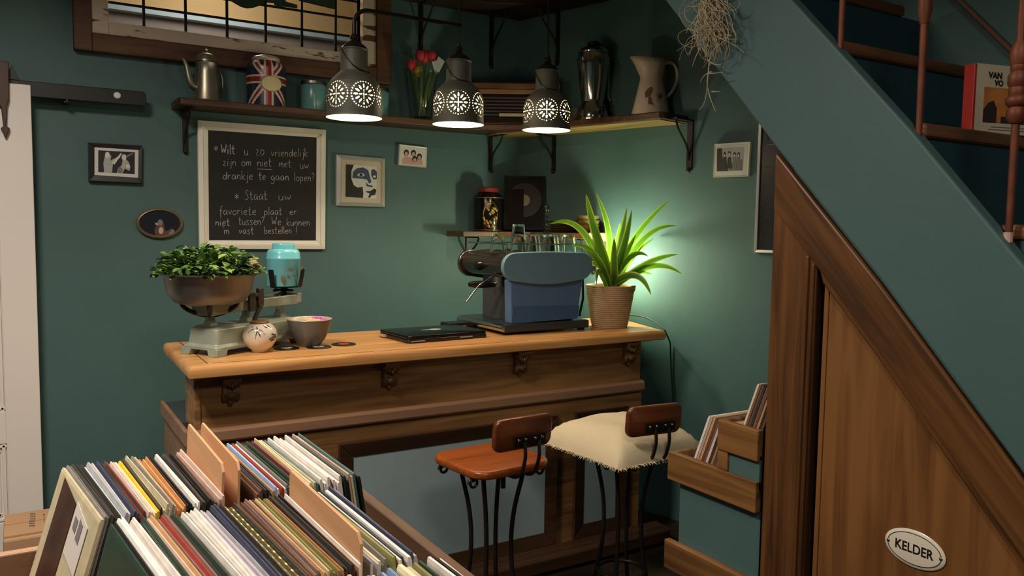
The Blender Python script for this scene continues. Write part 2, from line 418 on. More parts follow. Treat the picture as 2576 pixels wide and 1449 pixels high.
# cardboard box behind the crate
cb = thing('cardboard_box', 'closed cardboard box with dark print standing before the white door', 'cardboard box', (0.05, 3.55, 0))
CARD = mat('cardboard', rgb(186, 146, 108), .8, var=.06, vscale=6)
BY0 = 3.2; bt = ay(60, 1346, BY0).z; BY1 = az(60, 1287, bt).y
MB().box(-.075, .36, BY0, BY1, 0, bt-.008).build('carton', CARD, cb, world=True, bevel=.008)
ym = BY0+(BY1-BY0)*.06
MB().box(-.072, .357, ym, (ym+BY1)/2-.003, bt-.007, bt-.001).build('flap', CARD, cb, world=True)
MB().box(-.072, .357, (ym+BY1)/2+.003, BY1-.004, bt-.007, bt-.001).build('flap', CARD, cb, world=True)
pr = MB()
for px0, px1, ys in ((76, 90, (1291, 1297, 1303)), (73, 88, (1309, 1315, 1321))):
    for y in ys:
        for k in range(3):
            q0 = az(px0+(px1-px0)*(k+.08)/3, y, bt); q1 = az(px0+(px1-px0)*(k+.78)/3, y, bt); q2 = az(px0+(px1-px0)*(k+.78)/3, y+3.2, bt); q3 = az(px0+(px1-px0)*(k+.08)/3, y+3.2, bt)
            Q_ = [q0, q1, q2, q3]; pr.loft([[p-Vector((0, 0, .0015)) for p in Q_], [p+Vector((0, 0, .0006)) for p in Q_]])
for a_, b_, c_, d_ in ((108, 1293, 113, 1295), (110, 1295, 111.5, 1312)):
    Q_ = [az(a_, b_, bt), az(c_, b_, bt), az(c_, d_, bt), az(a_, d_, bt)]; pr.loft([[p-Vector((0, 0, .0015)) for p in Q_], [p+Vector((0, 0, .0006)) for p in Q_]])
pr.build('printing', mat('print_grey', rgb(104, 84, 66), .8), cb, world=True)

# ------------------------------------------------------------------ bar counter
CT = 1.05
bar = thing('bar_counter', 'long wooden bar counter with pine top, carved corbels and grey-blue panels', 'bar counter', (1.55, 3.2, 0))
tops = [(.485, 2.905), (2.70, 2.945), (2.83, 3.43), (2.83, 3.56), (.497, 3.56)]
tm = MB()
def grow(poly, d):
    c = Vector((1.6, 3.22)); out = []
    for x, y in poly: out.append((x+(d if x > c.x else -d), y+(d if y > c.y else -d)))
    return out
rings = []
for d, z in ((-.012, CT-.045), (-.002, CT-.040), (0, CT-.028), (0, CT-.016), (-.004, CT-.006), (-.012, CT)):
    rings.append([(x, y, z) for x, y in grow(tops, d)])
tm.loft(rings)
tm.build('counter_top', TOPW, bar, world=True, smooth=35)
# shallow groove lines of the mitred border strip
gm = MB()
gm.box(.575, 2.66, 2.958, 2.962, CT-.002, CT+.0006); gm.box(.556, .560, 2.962, 3.55, CT-.002, CT+.0006)
gm.build('border_groove', mat('groove_dark', rgb(84, 48, 22), .7), bar, world=True)
FY = 3.0; BX0, BX1 = .52, 2.59
bm_ = MB(); bm_.box(BX0, BX1, FY, FY+.16, .0, CT-.045); bm_.build('front_panel', BARW, bar, world=True, bevel=.004)
ep = MB(); ep.box(BX0-.004, BX0+.02, FY-.006, FY+.17, .80, CT-.045); ep.build('corner_post', BARW, bar, world=True, bevel=.004)
rl = MB(); rl.prism([(FY+.01, .752), (FY-.018, .756), (FY-.022, .764), (FY-.022, .796), (FY-.010, .806), (FY+.01, .806)], 'yz', BX0-.03, BX1+.012); rl.build('rail_moulding', BAND, bar, world=True, bevel=.002)
wk = MB(); wk.box(.495, 2.55, FY+.16, 3.56, .76, .80); wk.build('back_worktop', mat('worktop_slate', rgb(52, 60, 64), .45), bar, world=True)
we = MB(); we.box(.482, .497, FY-.02, 3.565, .752, .806); we.build('worktop_edge', BAND, bar, world=True, bevel=.002)
ws = MB(); ws.box(.495, .51, FY, 3.56, 0, .752); ws.box(.51, BX1, 3.545, 3.56, 0, .76); ws.build('side_panel', BAND, bar, world=True)
lower = MB(); lower.box(BX0, BX1, FY-.012, FY+.002, .03, .745); lower.build('lower_face', BARW, bar, world=True)
GREY = mat('panel_grey_blue', rgb(150, 168, 172), .5, var=.04, vscale=5)
def panel(x0, x1, z0, z1, t=.062):
    y = FY-.012
    q = [Vector((x0, y, z1)), Vector((x1, y, z1)), Vector((x1, y, z0)), Vector((x0, y, z0))]
    qi = [Vector((x0+t, y, z1-t)), Vector((x1-t, y, z1-t)), Vector((x1-t, y, z0+t)), Vector((x0+t, y, z0+t))]
    f = MB(); frame_mb(f, q, qi, (0, -1, 0), -.002, .018, .006); f.build('panel_moulding', BARD, bar, world=True, bevel=.003)
    g = MB(); g.box(x0+t-.005, x1-t+.005, y-.004, y+.004, z0+t-.005, z1-t+.005); g.build('grey_panel', GREY, bar, world=True)
panel(1.045, 2.085, .085, .69); panel(2.185, 2.50, .085, .69); panel(.56, .965, .085, .69)
pl = MB(); pl.box(BX0-.02, BX1+.02, FY-.03, FY, 0, .075); pl.build('plinth', BARD, bar, world=True, bevel=.004)
fl = MB(); fl.prism([(FY-.14, .02), (FY-.14, .075), (FY-.125, .088), (FY-.03, .088), (FY-.03, .02)], 'yz', BX0, 2.69); fl.build('foot_ledge', BARD, bar, world=True, bevel=.004)
CORB = wood('corbel_wood', rgb(74, 50, 28), rgb(110, 76, 44), 'Z', .5, 1.4)
for cx_ in (.64, 1.257, 1.88, 2.50):
    c = MB(); y = FY; zt = CT-.047
    prof = [(y, zt), (y-.055, zt), (y-.056, zt-.012), (y-.048, zt-.028), (y-.030, zt-.040), (y-.026, zt-.052), (y-.036, zt-.066), (y-.034, zt-.084), (y-.018, zt-.100), (y, zt-.108)]
    c.prism(prof, 'yz', cx_-.028, cx_+.028)
    c.box(cx_-.035, cx_+.035, y-.062, y, zt-.008, zt)
    for sgn in (-1, 1):
        c.torus((cx_+sgn*.028, y-.038, zt-.022), .010, .004, 14, 6, axis='X'); c.torus((cx_+sgn*.028, y-.022, zt-.078), .009, .004, 14, 6, axis='X')
    for k in range(5): c.sphere((cx_+(k-2)*.009, y-.052+abs(k-2)*.004, zt-.030-.004*(2-abs(k-2))), .005, .008, .010, 10, 6)
    c.sphere((cx_, y-.036, zt-.076), .014, .008, .012, 12, 8); c.sphere((cx_-.014, y-.034, zt-.072), .007, .006, .008, 10, 6); c.sphere((cx_+.014, y-.034, zt-.072), .007, .006, .008, 10, 6)
    c.sphere((cx_, y-.012, zt-.105), .011, .012, .012, 12, 8)
    c.build('corbel', CORB, bar, world=True, smooth=50)

# ------------------------------------------------------------------ shelves
SZ0, SZ1 = 2.09, 2.128
sh = thing('wall_shelf', 'long dark wooden wall shelf running round the corner above the bar', 'shelf', (1.6, 4.15, SZ0))
XS0 = ay(449, 262, 4.05).x
se = 1.20                                            # run along the right wall
def A(s, o): v = rw(s, o, 0); return (v.x, v.y)
sp = [(XS0, WY), (XS0, 4.07), (XS0+.012, 4.05), (2.26, 4.05), A(.33, .25), A(se-.02, .235), A(se, .215), A(se, 0), (CORN.x, CORN.y)]
m_ = MB(); m_.prism(sp, 'xy', SZ0+.004, SZ1); m_.build('board', SHELFW, sh, world=True, bevel=.005)
un = MB(); un.prism([(2.42, WY-.004), (2.40, 4.10), A(.35, .235), A(se-.03, .21), A(se-.03, .002), (CORN.x-.004, CORN.y-.004)], 'xy', SZ0, SZ0+.005); un.build('lit_underside', SHELFU, sh, world=True)  # thin sheet whose paler colour paints lamplight onto the shelf's underside
def bracket(name, parent, base, out, drop, arm, mtx=None, m=IRON, w=.012):
    # base = point on wall under the shelf, out = unit vector away from the wall
    o = Vector(out); base = Vector(base); side = Vector((0, 0, 1)).cross(o)
    M_ = Matrix(((side.x, o.x, 0, base.x), (side.y, o.y, 0, base.y), (0, 0, 1, base.z), (0, 0, 0, 1)))
    b = MB(M_)
    b.box(-w, w, 0, .010, -drop, 0); b.box(-w, w, .010, arm, -.008, 0)
    b.tube(bez([(0, arm*.85, -.010), (0, arm*.75, -drop*.35), (0, .03, -drop*.35), (0, .010, -drop*.8)], 12), .0055, 8)
    b.tube([(0, .010, -drop*.97), (0, .018, -drop*.97)], .009, 10); b.sphere((0, .012, -drop), .012, .010, .012, 12, 8)
    return b.build(name, m, parent, world=True, smooth=40)
bxl = ay(466, 330, WY-.01).x
bracket('bracket', sh, (bxl, WY, SZ0+.003), (0, -1, 0), .20, .17)
bracket('bracket', sh, (ay(1235, 380, WY-.01).x, WY, SZ0+.003), (0, -1, 0), .21, .17)
q = ar(1392, 380, .01); s1 = (q-CORN).dot(ER); bracket('bracket', sh, rw(s1, 0, SZ0), NR, .21, .15)
q = ar(1735, 345, .01); s2 = (q-CORN).dot(ER); bracket('bracket', sh, rw(s2, 0, SZ0+.016), NR, .255, .165, w=.016)
scr = MB(); qq = ay(458, 292, 4.255); scr.sphere(qq, .005, .004, .005, 10, 6); scr.build('screw_head', CHROME, sh, world=True, smooth=60)

us = thing('upper_shelf', 'dark upper shelf high in the corner over the long shelf', 'shelf', (2.3, 4.1, 2.80))
UZ = 2.80; ux0 = 1.85
m_ = MB(); m_.prism([(ux0, WY), (ux0, 4.02), (2.30, 4.02), A(.30, .22), A(.85, .2), A(.85, 0), (CORN.x, CORN.y)], 'xy', UZ, UZ+.04); m_.build('board', wood('upper_shelf_wood', rgb(34, 20, 15), rgb(54, 34, 24), 'X', .6, .8), us, world=True, bevel=.004)
bracket('bracket', us, (ay(1060, 60, WY-.01).x, WY, UZ), (0, -1, 0), .30, .2)
bracket('bracket', us, (ay(1237, 90, WY-.01).x, WY, UZ), (0, -1, 0), .30, .2)
q = ar(1402, 90, .01); bracket('bracket', us, rw((q-CORN).dot(ER), 0, UZ), NR, .30, .2)

# small corner shelf
KZ0, KZ1 = 1.487, 1.519
ks = thing('corner_shelf', 'small wooden corner shelf behind the espresso machine carrying plates and a tin', 'shelf', (2.4, 4.15, KZ0))
kx0 = ay(1165, 590, 4.05).x
kse = (ar(1533, 605, 0)-CORN).dot(ER); kso = .19
m_ = MB(); m_.prism([(kx0, WY), (kx0, 4.05), (2.38, 4.05), A(.29, .20), A(kse, kso), A(kse, 0), (CORN.x, CORN.y)], 'xy', KZ0, KZ1); m_.build('board', wood('corner_shelf_wood', rgb(70, 46, 26), rgb(112, 76, 42), 'X', .45, .8), ks, world=True, bevel=.004)
bracket('bracket', ks, (ay(1178, 630, WY-.01).x, WY, KZ0), (0, -1, 0), .19, .16)
bracket('bracket', ks, rw(kse-.10, 0, KZ0), NR, .19, .15)
m_ = MB(); m_.prism([A(kse, kso+.006), A(kse+.020, kso), A(kse+.020, .004), A(kse, 0)], 'xy', KZ0-.012, KZ1+.004); m_.build('end_board', mat('pale_end_board', rgb(196, 176, 126), .6, var=.06), ks, world=True, bevel=.008, bseg=3)

# ------------------------------------------------------------------ pendant lamps
LY = 3.2; LZ = 1.985
lamp = thing('pendant_lamp', 'nearest pierced zinc pendant lamp hanging from the curved pipe at left', 'pendant lamp', (1.19, LY, LZ))
SEG = 456
def lprof(z):
    P = [(0, .1145), (.004, .113), (.05, .112), (.10, .111), (.122, .108), (.140, .100), (.156, .088), (.170, .073), (.180, .062), (.188, .0555), (.20, .0545), (.272, .0545)]
    for (z0, r0_), (z1, r1_) in zip(P, P[1:]):
        if z <= z1: return r0_+(r1_-r0_)*(z-z0)/(z1-z0)
    return P[-1][1]
def hole(u, v):
    r = math.hypot(u, v)
    if r > .056: return False
    a = math.atan2(v, u)
    k = round(a/(2*math.pi/28)); b_ = k*2*math.pi/28
    if math.hypot(u-.0505*math.cos(b_), v-.0505*math.sin(b_)) < .0025: return True
    k = round(a/(2*math.pi/12)); b_ = k*2*math.pi/12
    du = u*math.cos(b_)+v*math.sin(b_); dv = -u*math.sin(b_)+v*math.cos(b_)
    if abs(k) % 3 == 0:
        if ((du-.0105)/.0095)**2+(dv/.0021)**2 < 1: return True
        return ((du-.033)/.0085)**2+(dv/.0033)**2 < 1
    return ((du-.030)/.0095)**2+(dv/.0033)**2 < 1
zs_ = [0, .004, .012, .020]+[.0225+.0017*i for i in range(71)]+[.148, .156, .164, .172, .180, .188]
L = MB()
for (off, m) in ((0, 0), (-.0016, 1)):
    vs = []; fs = []
    for z in zs_:
        r = lprof(z)+off
        for i in range(SEG): vs.append((r*math.cos(2*math.pi*i/SEG), r*math.sin(2*math.pi*i/SEG), z))
    for k in range(len(zs_)-1):
        zc = (zs_[k]+zs_[k+1])/2; rr = lprof(zc)
        for i in range(SEG):
            aa = ((i+.5) % (SEG/6)-SEG/12)/SEG*2*math.pi
            if .022 < zc < .143 and hole(aa*rr, zc-.0825): continue
            j = (i+1) % SEG; fs.append((k*SEG+i, k*SEG+j, (k+1)*SEG+j, (k+1)*SEG+i))
    L.add(vs, fs, m)
rim = [((.1145-.0016)*math.cos(2*math.pi*i/96), (.1145-.0016)*math.sin(2*math.pi*i/96), 0) for i in range(96)]
rim2 = [(.1155*math.cos(2*math.pi*i/96), .1155*math.sin(2*math.pi*i/96), 0) for i in range(96)]
L.loft([rim, rim2], 0, cap=False)
L.build('shade', [ZINC, ENAMEL], lamp, smooth=30, recalc=False)
nk = MB(); nk.lathe([(.0565, .187), (.0565, .192), (.0548, .196), (.0548, .270), (.0570, .273), (.0570, .277), (.0535, .278), (.0520, .205)], 48); nk.build('neck', ZINC, lamp, smooth=35)
cp_ = MB(); cp_.lathe([(.0545, .272), (.050, .286), (.030, .302), (.016, .310), (.012, .316), (.0005, .317)], 40); cp_.build('cap', IRON, lamp, smooth=35)
wr_ = MB(); wr_.tube([(-.0565, -.012, .268), (-.05, -.035, .24), (-.028, -.055, .205), (.0, -.066, .186), (.045, -.062, .178)], .0022, 6); wr_.build('wire_clip', IRON, lamp, smooth=60)
BULB = mat('lamp_bulb_glow', rgb(255, 240, 210), .4, emit=rgb(255, 214, 150), estr=26)
bb = MB(); bb.sphere((0, 0, .100), .030, .030, .036, 20, 12); bb.build('bulb', BULB, lamp, smooth=80)
sk = MB(); sk.lathe([(.016, .148), (.018, .152), (.018, .20), (.0005, .201)], 20); sk.build('socket', BLACK, lamp, smooth=40)
nip = MB(); nip.lathe([(.009, .314), (.016, .318), (.018, .326), (.014, .334), (.009, .338), (.009, .35)], 20); nip.build('nipple', IRON, lamp, smooth=40)
ll = light('lamp_light', 'POINT', (0, 0, .056), 11.5, (1, .88, .68), .03); ll.parent = lamp
lx = [1.19, 1.672, 2.142]; lz = [LZ, 1.995, 2.005]
l2 = dup(lamp, (lx[1], LY, lz[1]), math.radians(-27.6), 'middle pierced zinc pendant lamp in front of the tulip vase')
l3 = dup(lamp, (lx[2], LY, lz[2]), math.radians(-33.8), 'pierced zinc pendant lamp farthest right, in front of the slatted wooden box')
lamp.rotation_euler = (0, 0, math.radians(0)); lamp['group'] = l2['group'] = l3['group'] = 'pierced pendant lamps over the bar'
PZ = ay(960, 32, LY).z
pp = thing('lamp_pipe', 'curved dark iron pipe carrying the pendant lamps over the bar', 'lamp pipe', (1.67, LY, PZ))
pc = MB(); rb_ = .062
pts = [(lx[0], LY, lz[0]+.345), (lx[0], LY, PZ-rb_)] + [(lx[0]+rb_*(1-math.cos(a)), LY, PZ-rb_+rb_*math.sin(a)) for a in [math.pi/2*k/8 for k in range(1, 9)]] + [(lx[1]+.01, LY, PZ)]
pc.tube(pts, .0085, 12); pc.build('pipe', IRON, pp, world=True, smooth=40)
for k in (1, 2):
    d = MB(); d.tube([(lx[k], LY, lz[k]+.345), (lx[k], LY, 3.15)], .0045, 8); d.build('drop_rod', IRON, pp, world=True, smooth=40)

# ------------------------------------------------------------------ things on the long shelf
YS = 4.15
def base_at(px, Y, z): p = ay(px, 300, Y); return (p.x, Y, z)
# coffee pot
p = base_at(521, YS, SZ1)
pot = thing('coffee_pot', 'tall dull tin coffee pot with curved spout at the left end of the shelf', 'coffee pot', p, .25)
pb = MB(); pb.lathe([(.0005, 0), (.066, 0), (.068, .006), (.066, .012), (.058, .07), (.051, .14), (.048, .178), (.050, .182), (.050, .187), (.047, .190), (.0005, .19)], 36); pb.build('body', TIN, pot, smooth=35)
ld_ = MB(); ld_.lathe([(.051, .190), (.051, .200), (.048, .205), (.047, .214), (.042, .222), (.024, .232), (.010, .236), (.006, .243), (.010, .250), (.0005, .255)], 36); ld_.build('lid', TIN, pot, smooth=35)
so = MB(); so.tube(bez([(-.052, 0, .065), (-.10, 0, .07), (-.085, 0, .14), (-.10, 0, .185), (-.118, 0, .19)], 18), [.020-.013*i/18 for i in range(19)], 12); so.build('spout', TIN, pot, smooth=60)
ha = MB(); ha.tube(bez([(.046, .0, .16), (.10, .03, .18), (.11, .03, .05), (.058, 0, .05)], 16), .006, 8); ha.build('handle', TIN, pot, smooth=60)
# flag tin
p = base_at(670, YS, SZ1)
ft = thing('flag_tin', 'round tin painted with a red, white and blue cross flag beside the coffee pot', 'tin', p, -.12)
fm = bpy.data.materials.new('flag_paint'); fm.use_nodes = True; nt = fm.node_tree; bs = nt.nodes['Principled BSDF']; bs.inputs['Roughness'].default_value = .22
FR_, FH = .096, .225
def flagcol(a, z):
    # a: arc length from the front in metres, z: height
    u = a/.105; v = (z-.125)/.125
    R_, W_, B_ = 0, 1, 2
    if abs(u) < .13 or abs(v) < .10: return R_
    if abs(u) < .22 or abs(v) < .17: return W_
    d1 = abs(u-v)/1.414; d2 = abs(u+v)/1.414; d = min(d1, d2)
    if d < .055: return R_
    if d < .15: return W_
    return B_
fb = MB(); SEGF = 180; zz = [i*FH/75 for i in range(76)]
def fr_(z):
    if z > .185: return FR_-.030*((z-.185)/.04)**2
    return FR_
vs = []; fs = []; ms = []
for z in zz:
    for i in range(SEGF):
        a = 2*math.pi*i/SEGF-math.pi/2; vs.append((fr_(z)*math.cos(a), fr_(z)*math.sin(a), z))
for k in range(75):
    for i in range(SEGF):
        j = (i+1) % SEGF
        d = ((i+.5+SEGF/2) % SEGF - SEGF/2)/SEGF*2*math.pi*FR_
        fb.add([], []); fs.append((k*SEGF+i, k*SEGF+j, (k+1)*SEGF+j, (k+1)*SEGF+i)); ms.append(flagcol(d, zz[k]))
b0_ = len(fb.v); fb.v += [Vector(v) for v in vs]; fb.f += [list(f) for f in fs]; fb.m += ms
FC = [mat('flag_red', rgb(128, 38, 34), .25), mat('flag_white', rgb(196, 176, 160), .2), mat('flag_blue', rgb(36, 40, 56), .25)]
fb.build('body', FC, ft, smooth=60)
ft_l = MB(); ft_l.lathe([(.066, .224), (.068, .228), (.068, .240), (.062, .247), (.040, .254), (.0005, .256)], 40); ft_l.build('lid', mat('tin_lid_cream', rgb(190, 166, 148), .25, .2), ft, smooth=35)
fl_ = MB(Matrix.Translation((.012, -FR_-.002, .105)) @ Matrix.Rotation(math.pi/2, 4, 'X')); fl_.lathe([(.0005, .004), (.046, .004), (.050, 0), (.0005, -.002)], 40, sx=1.0, sy=.78); fl_.build('oval_label', mat('gold_label', rgb(196, 182, 132), .35, .5, var=.1), ft, smooth=40)
# teal jars
TJ = mat('teal_glaze', rgb(92, 138, 136), .25, var=.05)
def jar(px, Y, label):
    t = thing('lidded_jar', label, 'jar', base_at(px, Y, SZ1), 0, 'teal lidded jars on the long shelf')
    a = MB(); a.lathe([(.0005, 0), (.060, 0), (.064, .008), (.064, .125), (.060, .134), (.0005, .134)], 36); a.build('jar_body', TJ, t, smooth=35)
    a = MB(); a.lathe([(.062, .134), (.066, .137), (.066, .150), (.062, .155), (.0005, .158)], 36); a.build('lid', STEEL, t, smooth=35)
    return t
jar(789, YS, 'pale teal lidded jar between the flag tin and the first lamp')
jar(948, YS, 'pale teal lidded jar mostly hidden behind the nearest pendant lamp')
# tulips
p = base_at(1062, YS-.01, SZ1)
tv = thing('tulip_vase', 'clear glass vase of red tulips standing on the shelf', 'vase of flowers', p)
a = MB(); a.lathe([(.0005, .002), (.045, .002), (.050, .02), (.064, .12), (.078, .22), (.080, .255), (.0775, .255), (.075, .22), (.061, .12), (.046, .022), (.0005, .012)], 36); a.build('glass_vase', GLASSM, tv, smooth=50)
STEM = mat('tulip_stem', rgb(92, 120, 52), .45); RED = mat('tulip_red', rgb(196, 60, 62), .45, var=.15); YEL = mat('tulip_yellow', rgb(170, 150, 40), .5)
a = MB(); heads = [(-.072, -.02, .30), (-.02, -.01, .355), (.012, .0, .35), (.05, -.01, .36), (.028, .02, .37)]
for i, h in enumerate(heads):
    a.tube(bez([((-1)**i*.02, .01*(i-2), .02), (h[0]*.3, 0, .15), (h[0], h[1], h[2]-.03)], 8), .004, 6)
for i in range(9):
    an = i*.7; a.loft([[(math.cos(an)*.02*k-.008, math.sin(an)*.02*k, .03+.06*k), (math.cos(an)*.02*k+.008, math.sin(an)*.02*k+.004, .03+.06*k)] for k in range(5)], cap=False, close=False)
a.build('stems', STEM, tv, smooth=50)
for i, h in enumerate(heads):
    a = MB()
    for k in range(6):
        an = k*math.pi/3+i
        rg = []
        for t, wd, ro in ((0, .004, .004), (.25, .016, .018), (.6, .018, .021), (.85, .012, .019), (1, .002, .016)):
            c, s_2 = math.cos(an), math.sin(an)
            rg.append([(h[0]+c*ro-s_2*wd, h[1]+s_2*ro+c*wd, h[2]-.035+t*.062), (h[0]+c*(ro+.004), h[1]+s_2*(ro+.004), h[2]-.035+t*.062), (h[0]+c*ro+s_2*wd, h[1]+s_2*ro-c*wd, h[2]-.035+t*.062)])
        a.loft(rg, cap=False, close=False)
    a.build('tulip_head', RED, tv, smooth=60)
a = MB(); a.sphere((-.042, -.04, .262), .026, .022, .032, 14, 10); a.build('yellow_tulip', YEL, tv, smooth=60)
a = MB(); a.obox((.085, -.03, .315), .045, .002, .075, Matrix.Rotation(.5, 3, 'Y')); a.obox((.06, -.04, .30), .03, .002, .06, Matrix.Rotation(-.3, 3, 'Y')); a.build('flower_tag', mat('tag_paper', rgb(190, 190, 184), .6), tv)
# radio in the corner
ra = thing('slatted_box', 'dark wooden box with slatted front, standing across the corner of the shelf', 'wooden box', (2.395, 3.955, SZ1), math.radians(-33))
RW_, RH, RD = .57, .232, .12
a = MB(); a.box(-RW_/2, RW_/2, 0, RD, 0, .012); a.box(-RW_/2, RW_/2, -.012, RD, RH-.034, RH); a.box(-RW_/2, -RW_/2+.022, 0, RD, .012, RH-.034); a.box(RW_/2-.022, RW_/2, 0, RD, .012, RH-.034); a.box(-RW_/2+.022, RW_/2-.022, .06, RD, .012, RH-.034); a.build('cabinet', BOXW, ra, bevel=.006)
a = MB(); a.box(-RW_/2+.022, RW_/2-.022, -.004, .012, RH-.062, RH-.036); a.build('fascia', wood('radio_light_wood', rgb(120, 84, 44), rgb(150, 108, 60), 'X', .3), ra, bevel=.003)
a = MB()
for k in range(6): a.box(-RW_/2+.022, RW_/2-.022, .012, .03, .05+.019*k, .058+.019*k)
a.build('grille', mat('grille_brown', rgb(52, 34, 22), .5), ra)
a = MB(); a.box(-.06, .09, .004, .014, .045, .062); a.build('name_plate', mat('plate_brass', rgb(160, 140, 110), .4, .4), ra)
a = MB(); a.box(-RW_/2+.022, RW_/2-.022, .03, .06, .012, RH-.06); a.build('grille_cloth', mat('dark_cloth', rgb(34, 24, 18), .9), ra)
# percolator on the right wall shelf
def on_rw(px, off, z): q = ar(px, 300, off); s = (q-CORN).dot(ER); return tuple(rw(s, off, z))
pe = thing('coffee_percolator', 'polished metal coffee percolator with black lid knob left of the white jug', 'percolator', on_rw(1490, .105, SZ1), 0)
PSc = 1.05
a = MB(); a.lathe([(.0005, 0), (.086, 0), (.090, .01), (.084, .05), (.066, .085), (.058, .10), (.062, .11), (.076, .20), (.088, .28), (.090, .31), (.082, .335), (.0005, .336)], 40); a.build('urn_body', CHROME, pe, smooth=40)
a = MB(); a.lathe([(.084, .335), (.086, .342), (.074, .358), (.040, .370), (.0005, .373)], 40); a.build('lid', CHROME, pe, smooth=40)
a = MB(); a.lathe([(.014, .372), (.034, .377), (.036, .386), (.026, .394), (.0005, .396)], 24); a.build('lid_knob', BLACK, pe, smooth=40)
for sg in (-1, 1):
    a = MB(); a.tube([(sg*.085, -.02, .285), (sg*.105, -.025, .285)], .007, 8); a.tube([(sg*.105, -.03, .265), (sg*.105, -.03, .305)], .005, 8); a.tube([(sg*.106, -.025, .287), (sg*.14, -.03, .283)], .004, 8); a.build('side_handle', BLACK if sg > 0 else STEEL, pe, smooth=50)
a = MB(); a.tube([(-.01, -.075, .06), (-.01, -.105, .06), (-.01, -.105, .035)], .008, 10); a.tube([(-.01, -.105, .06), (-.01, -.105, .085)], .004, 8); a.build('tap', BLACK, pe, smooth=50)
a = MB(); a.tube([(.04, -.115, .09), (.04, -.09, .115), (.04, -.09, .26)], .006, 8); a.tube([(.04, -.09, .26), (.04, -.085, .275), (.04, -.078, .28)], .006, 8); a.build('sight_tube', GLASSM, pe, smooth=50)
for o_ in list(bpy.data.objects):
    if o_.parent == pe: o_.scale = (1.0, 1.0, 1.10)
# enamel jug
jg = thing('enamel_jug', 'white enamel jug with a bird print and large loop handle', 'jug', on_rw(1636, .10, SZ1), math.radians(-28))
JW = mat('jug_enamel', rgb(206, 188, 164), .3, var=.04)
rg = []
for r, z, sx_ in ((.100, 0, 0), (.098, .006, 0), (.086, .06, 0), (.070, .13, 0), (.058, .185, 0), (.056, .20, 0), (.060, .225, .006), (.066, .26, .014), (.072, .288, .026)):
    rg.append([(r*math.cos(t)-(sx_*max(0, -math.cos(t))*1.6), r*.92*math.sin(t), z+(sx_*.5*max(0, -math.cos(t)))) for t in [2*math.pi*i/40 for i in range(40)]])
a = MB(); a.loft(rg, cap=False); a.add([rg[0][i] for i in range(40)], [list(range(40))]); a.build('jug_body', JW, jg, smooth=50, solid=.003)
a = MB(); a.tube(bez([(.066, 0, .272), (.10, 0, .295), (.155, 0, .27), (.150, 0, .19), (.125, 0, .13), (.078, 0, .10)], 20), .009, 10); a.build('handle', JW, jg, smooth=60)
BRN = mat('bird_print', rgb(128, 82, 60), .5)
def jug_patch(pts, m):
    mb = MB(); P = []
    for u, z in pts:
        r = .1-.215*z if z < .2 else .057
        an = -math.pi/2+u/max(r, .05)
        P.append(Vector(((r+.0022)*math.cos(an), (r*.92+.0022)*math.sin(an), z)))
    n = Vector((0, -1, 0)); mb.loft([P, [q+n*.001 for q in P]]); return mb
birdm = jug_patch([(-.045, .085), (-.048, .11), (-.035, .13), (-.02, .14), (-.010, .138), (-.012, .12), (-.02, .10), (-.03, .09)], BRN)
x2 = jug_patch([(-.032, .05), (-.022, .052), (-.004, .045), (-.016, .068), (-.020, .09), (-.030, .09)], BRN); birdm.add(x2.v, x2.f)
birdm.build('bird_print', BRN, jg)
a = jug_patch([(.012, .065), (.052, .065), (.054, .11), (.040, .13), (.022, .13), (.010, .11)], JW); a.build('paper_tag', mat('paper_tag', rgb(196, 180, 160), .6), jg)
a = jug_patch([(.022, .085), (.030, .078), (.040, .086), (.043, .10), (.034, .112), (.026, .105), (.02, .095)], BRN); a.v = [v+Vector((0, -.003, 0)) for v in a.v]; a.build('tag_print', BRN, jg)
# ornament beside lamp
og = thing('dried_flower_bunch', 'small bunch of dried flowers lying on the shelf between slatted box and percolator', 'dried flowers', on_rw(1438, .16, SZ1))
a = MB()
for k in range(14):
    an = k*.9; a.tube([(0, 0, .012), (.03*math.cos(an), .03*math.sin(an), .035+.004*(k % 4)), (.05*math.cos(an), .05*math.sin(an)-.01, .05+.012*(k % 5))], [.002, .003, .006], 6)
a.build('dried_stems', mat('dried_flower', rgb(104, 84, 66), .8), og, smooth=60)
# ------------------------------------------------------------------ pictures on the walls
BK = lambda off: (lambda x, y: ay(x, y, WY-off))
RWF = lambda off: (lambda x, y: ar(x, y, off))
NB = Vector((0, -1, 0))
SILV = mat('silver_frame', rgb(214, 208, 198), .3, .35); OFFW = mat('cream_frame_paint', rgb(242, 234, 216), .5, var=.03)
PWHITE = mat('print_white', rgb(216, 212, 204), .6); PBLACK = mat('print_black', rgb(16, 16, 18), .5); PGREY = mat('print_grey_tone', rgb(120, 118, 114), .6)
PLIGHT = mat('print_light_grey', rgb(176, 172, 165), .6); PPINK = mat('print_pink', rgb(206, 160, 148), .6); PBLUE = mat('print_slate_blue', rgb(52, 72, 92), .5); PDARK = mat('print_charcoal', rgb(44, 44, 44), .5)
PMATS = [PWHITE, PBLACK, PGREY, PLIGHT, PPINK, PBLUE, PDARK, mat('print_brown', rgb(88, 62, 48), .5)]
def blob(mb, fn, cx, cy, rx, ry, m, n=Vector((0, -1, 0)), rot=0.0, lift=.0004, seg=14):
    P = []
    for i in range(seg):
        a = 2*math.pi*i/seg; x = rx*math.cos(a); y = ry*math.sin(a)
        P.append(fn(cx+x*math.cos(rot)-y*math.sin(rot), cy+x*math.sin(rot)+y*math.cos(rot))+n*lift)
    mb.poly(P, m)
def pol(mb, fn, pts, m, n=Vector((0, -1, 0)), lift=.0004): mb.poly([fn(x, y)+n*lift for x, y in pts], m)
def cen(q): return tuple(sum(q, Vector())/4)
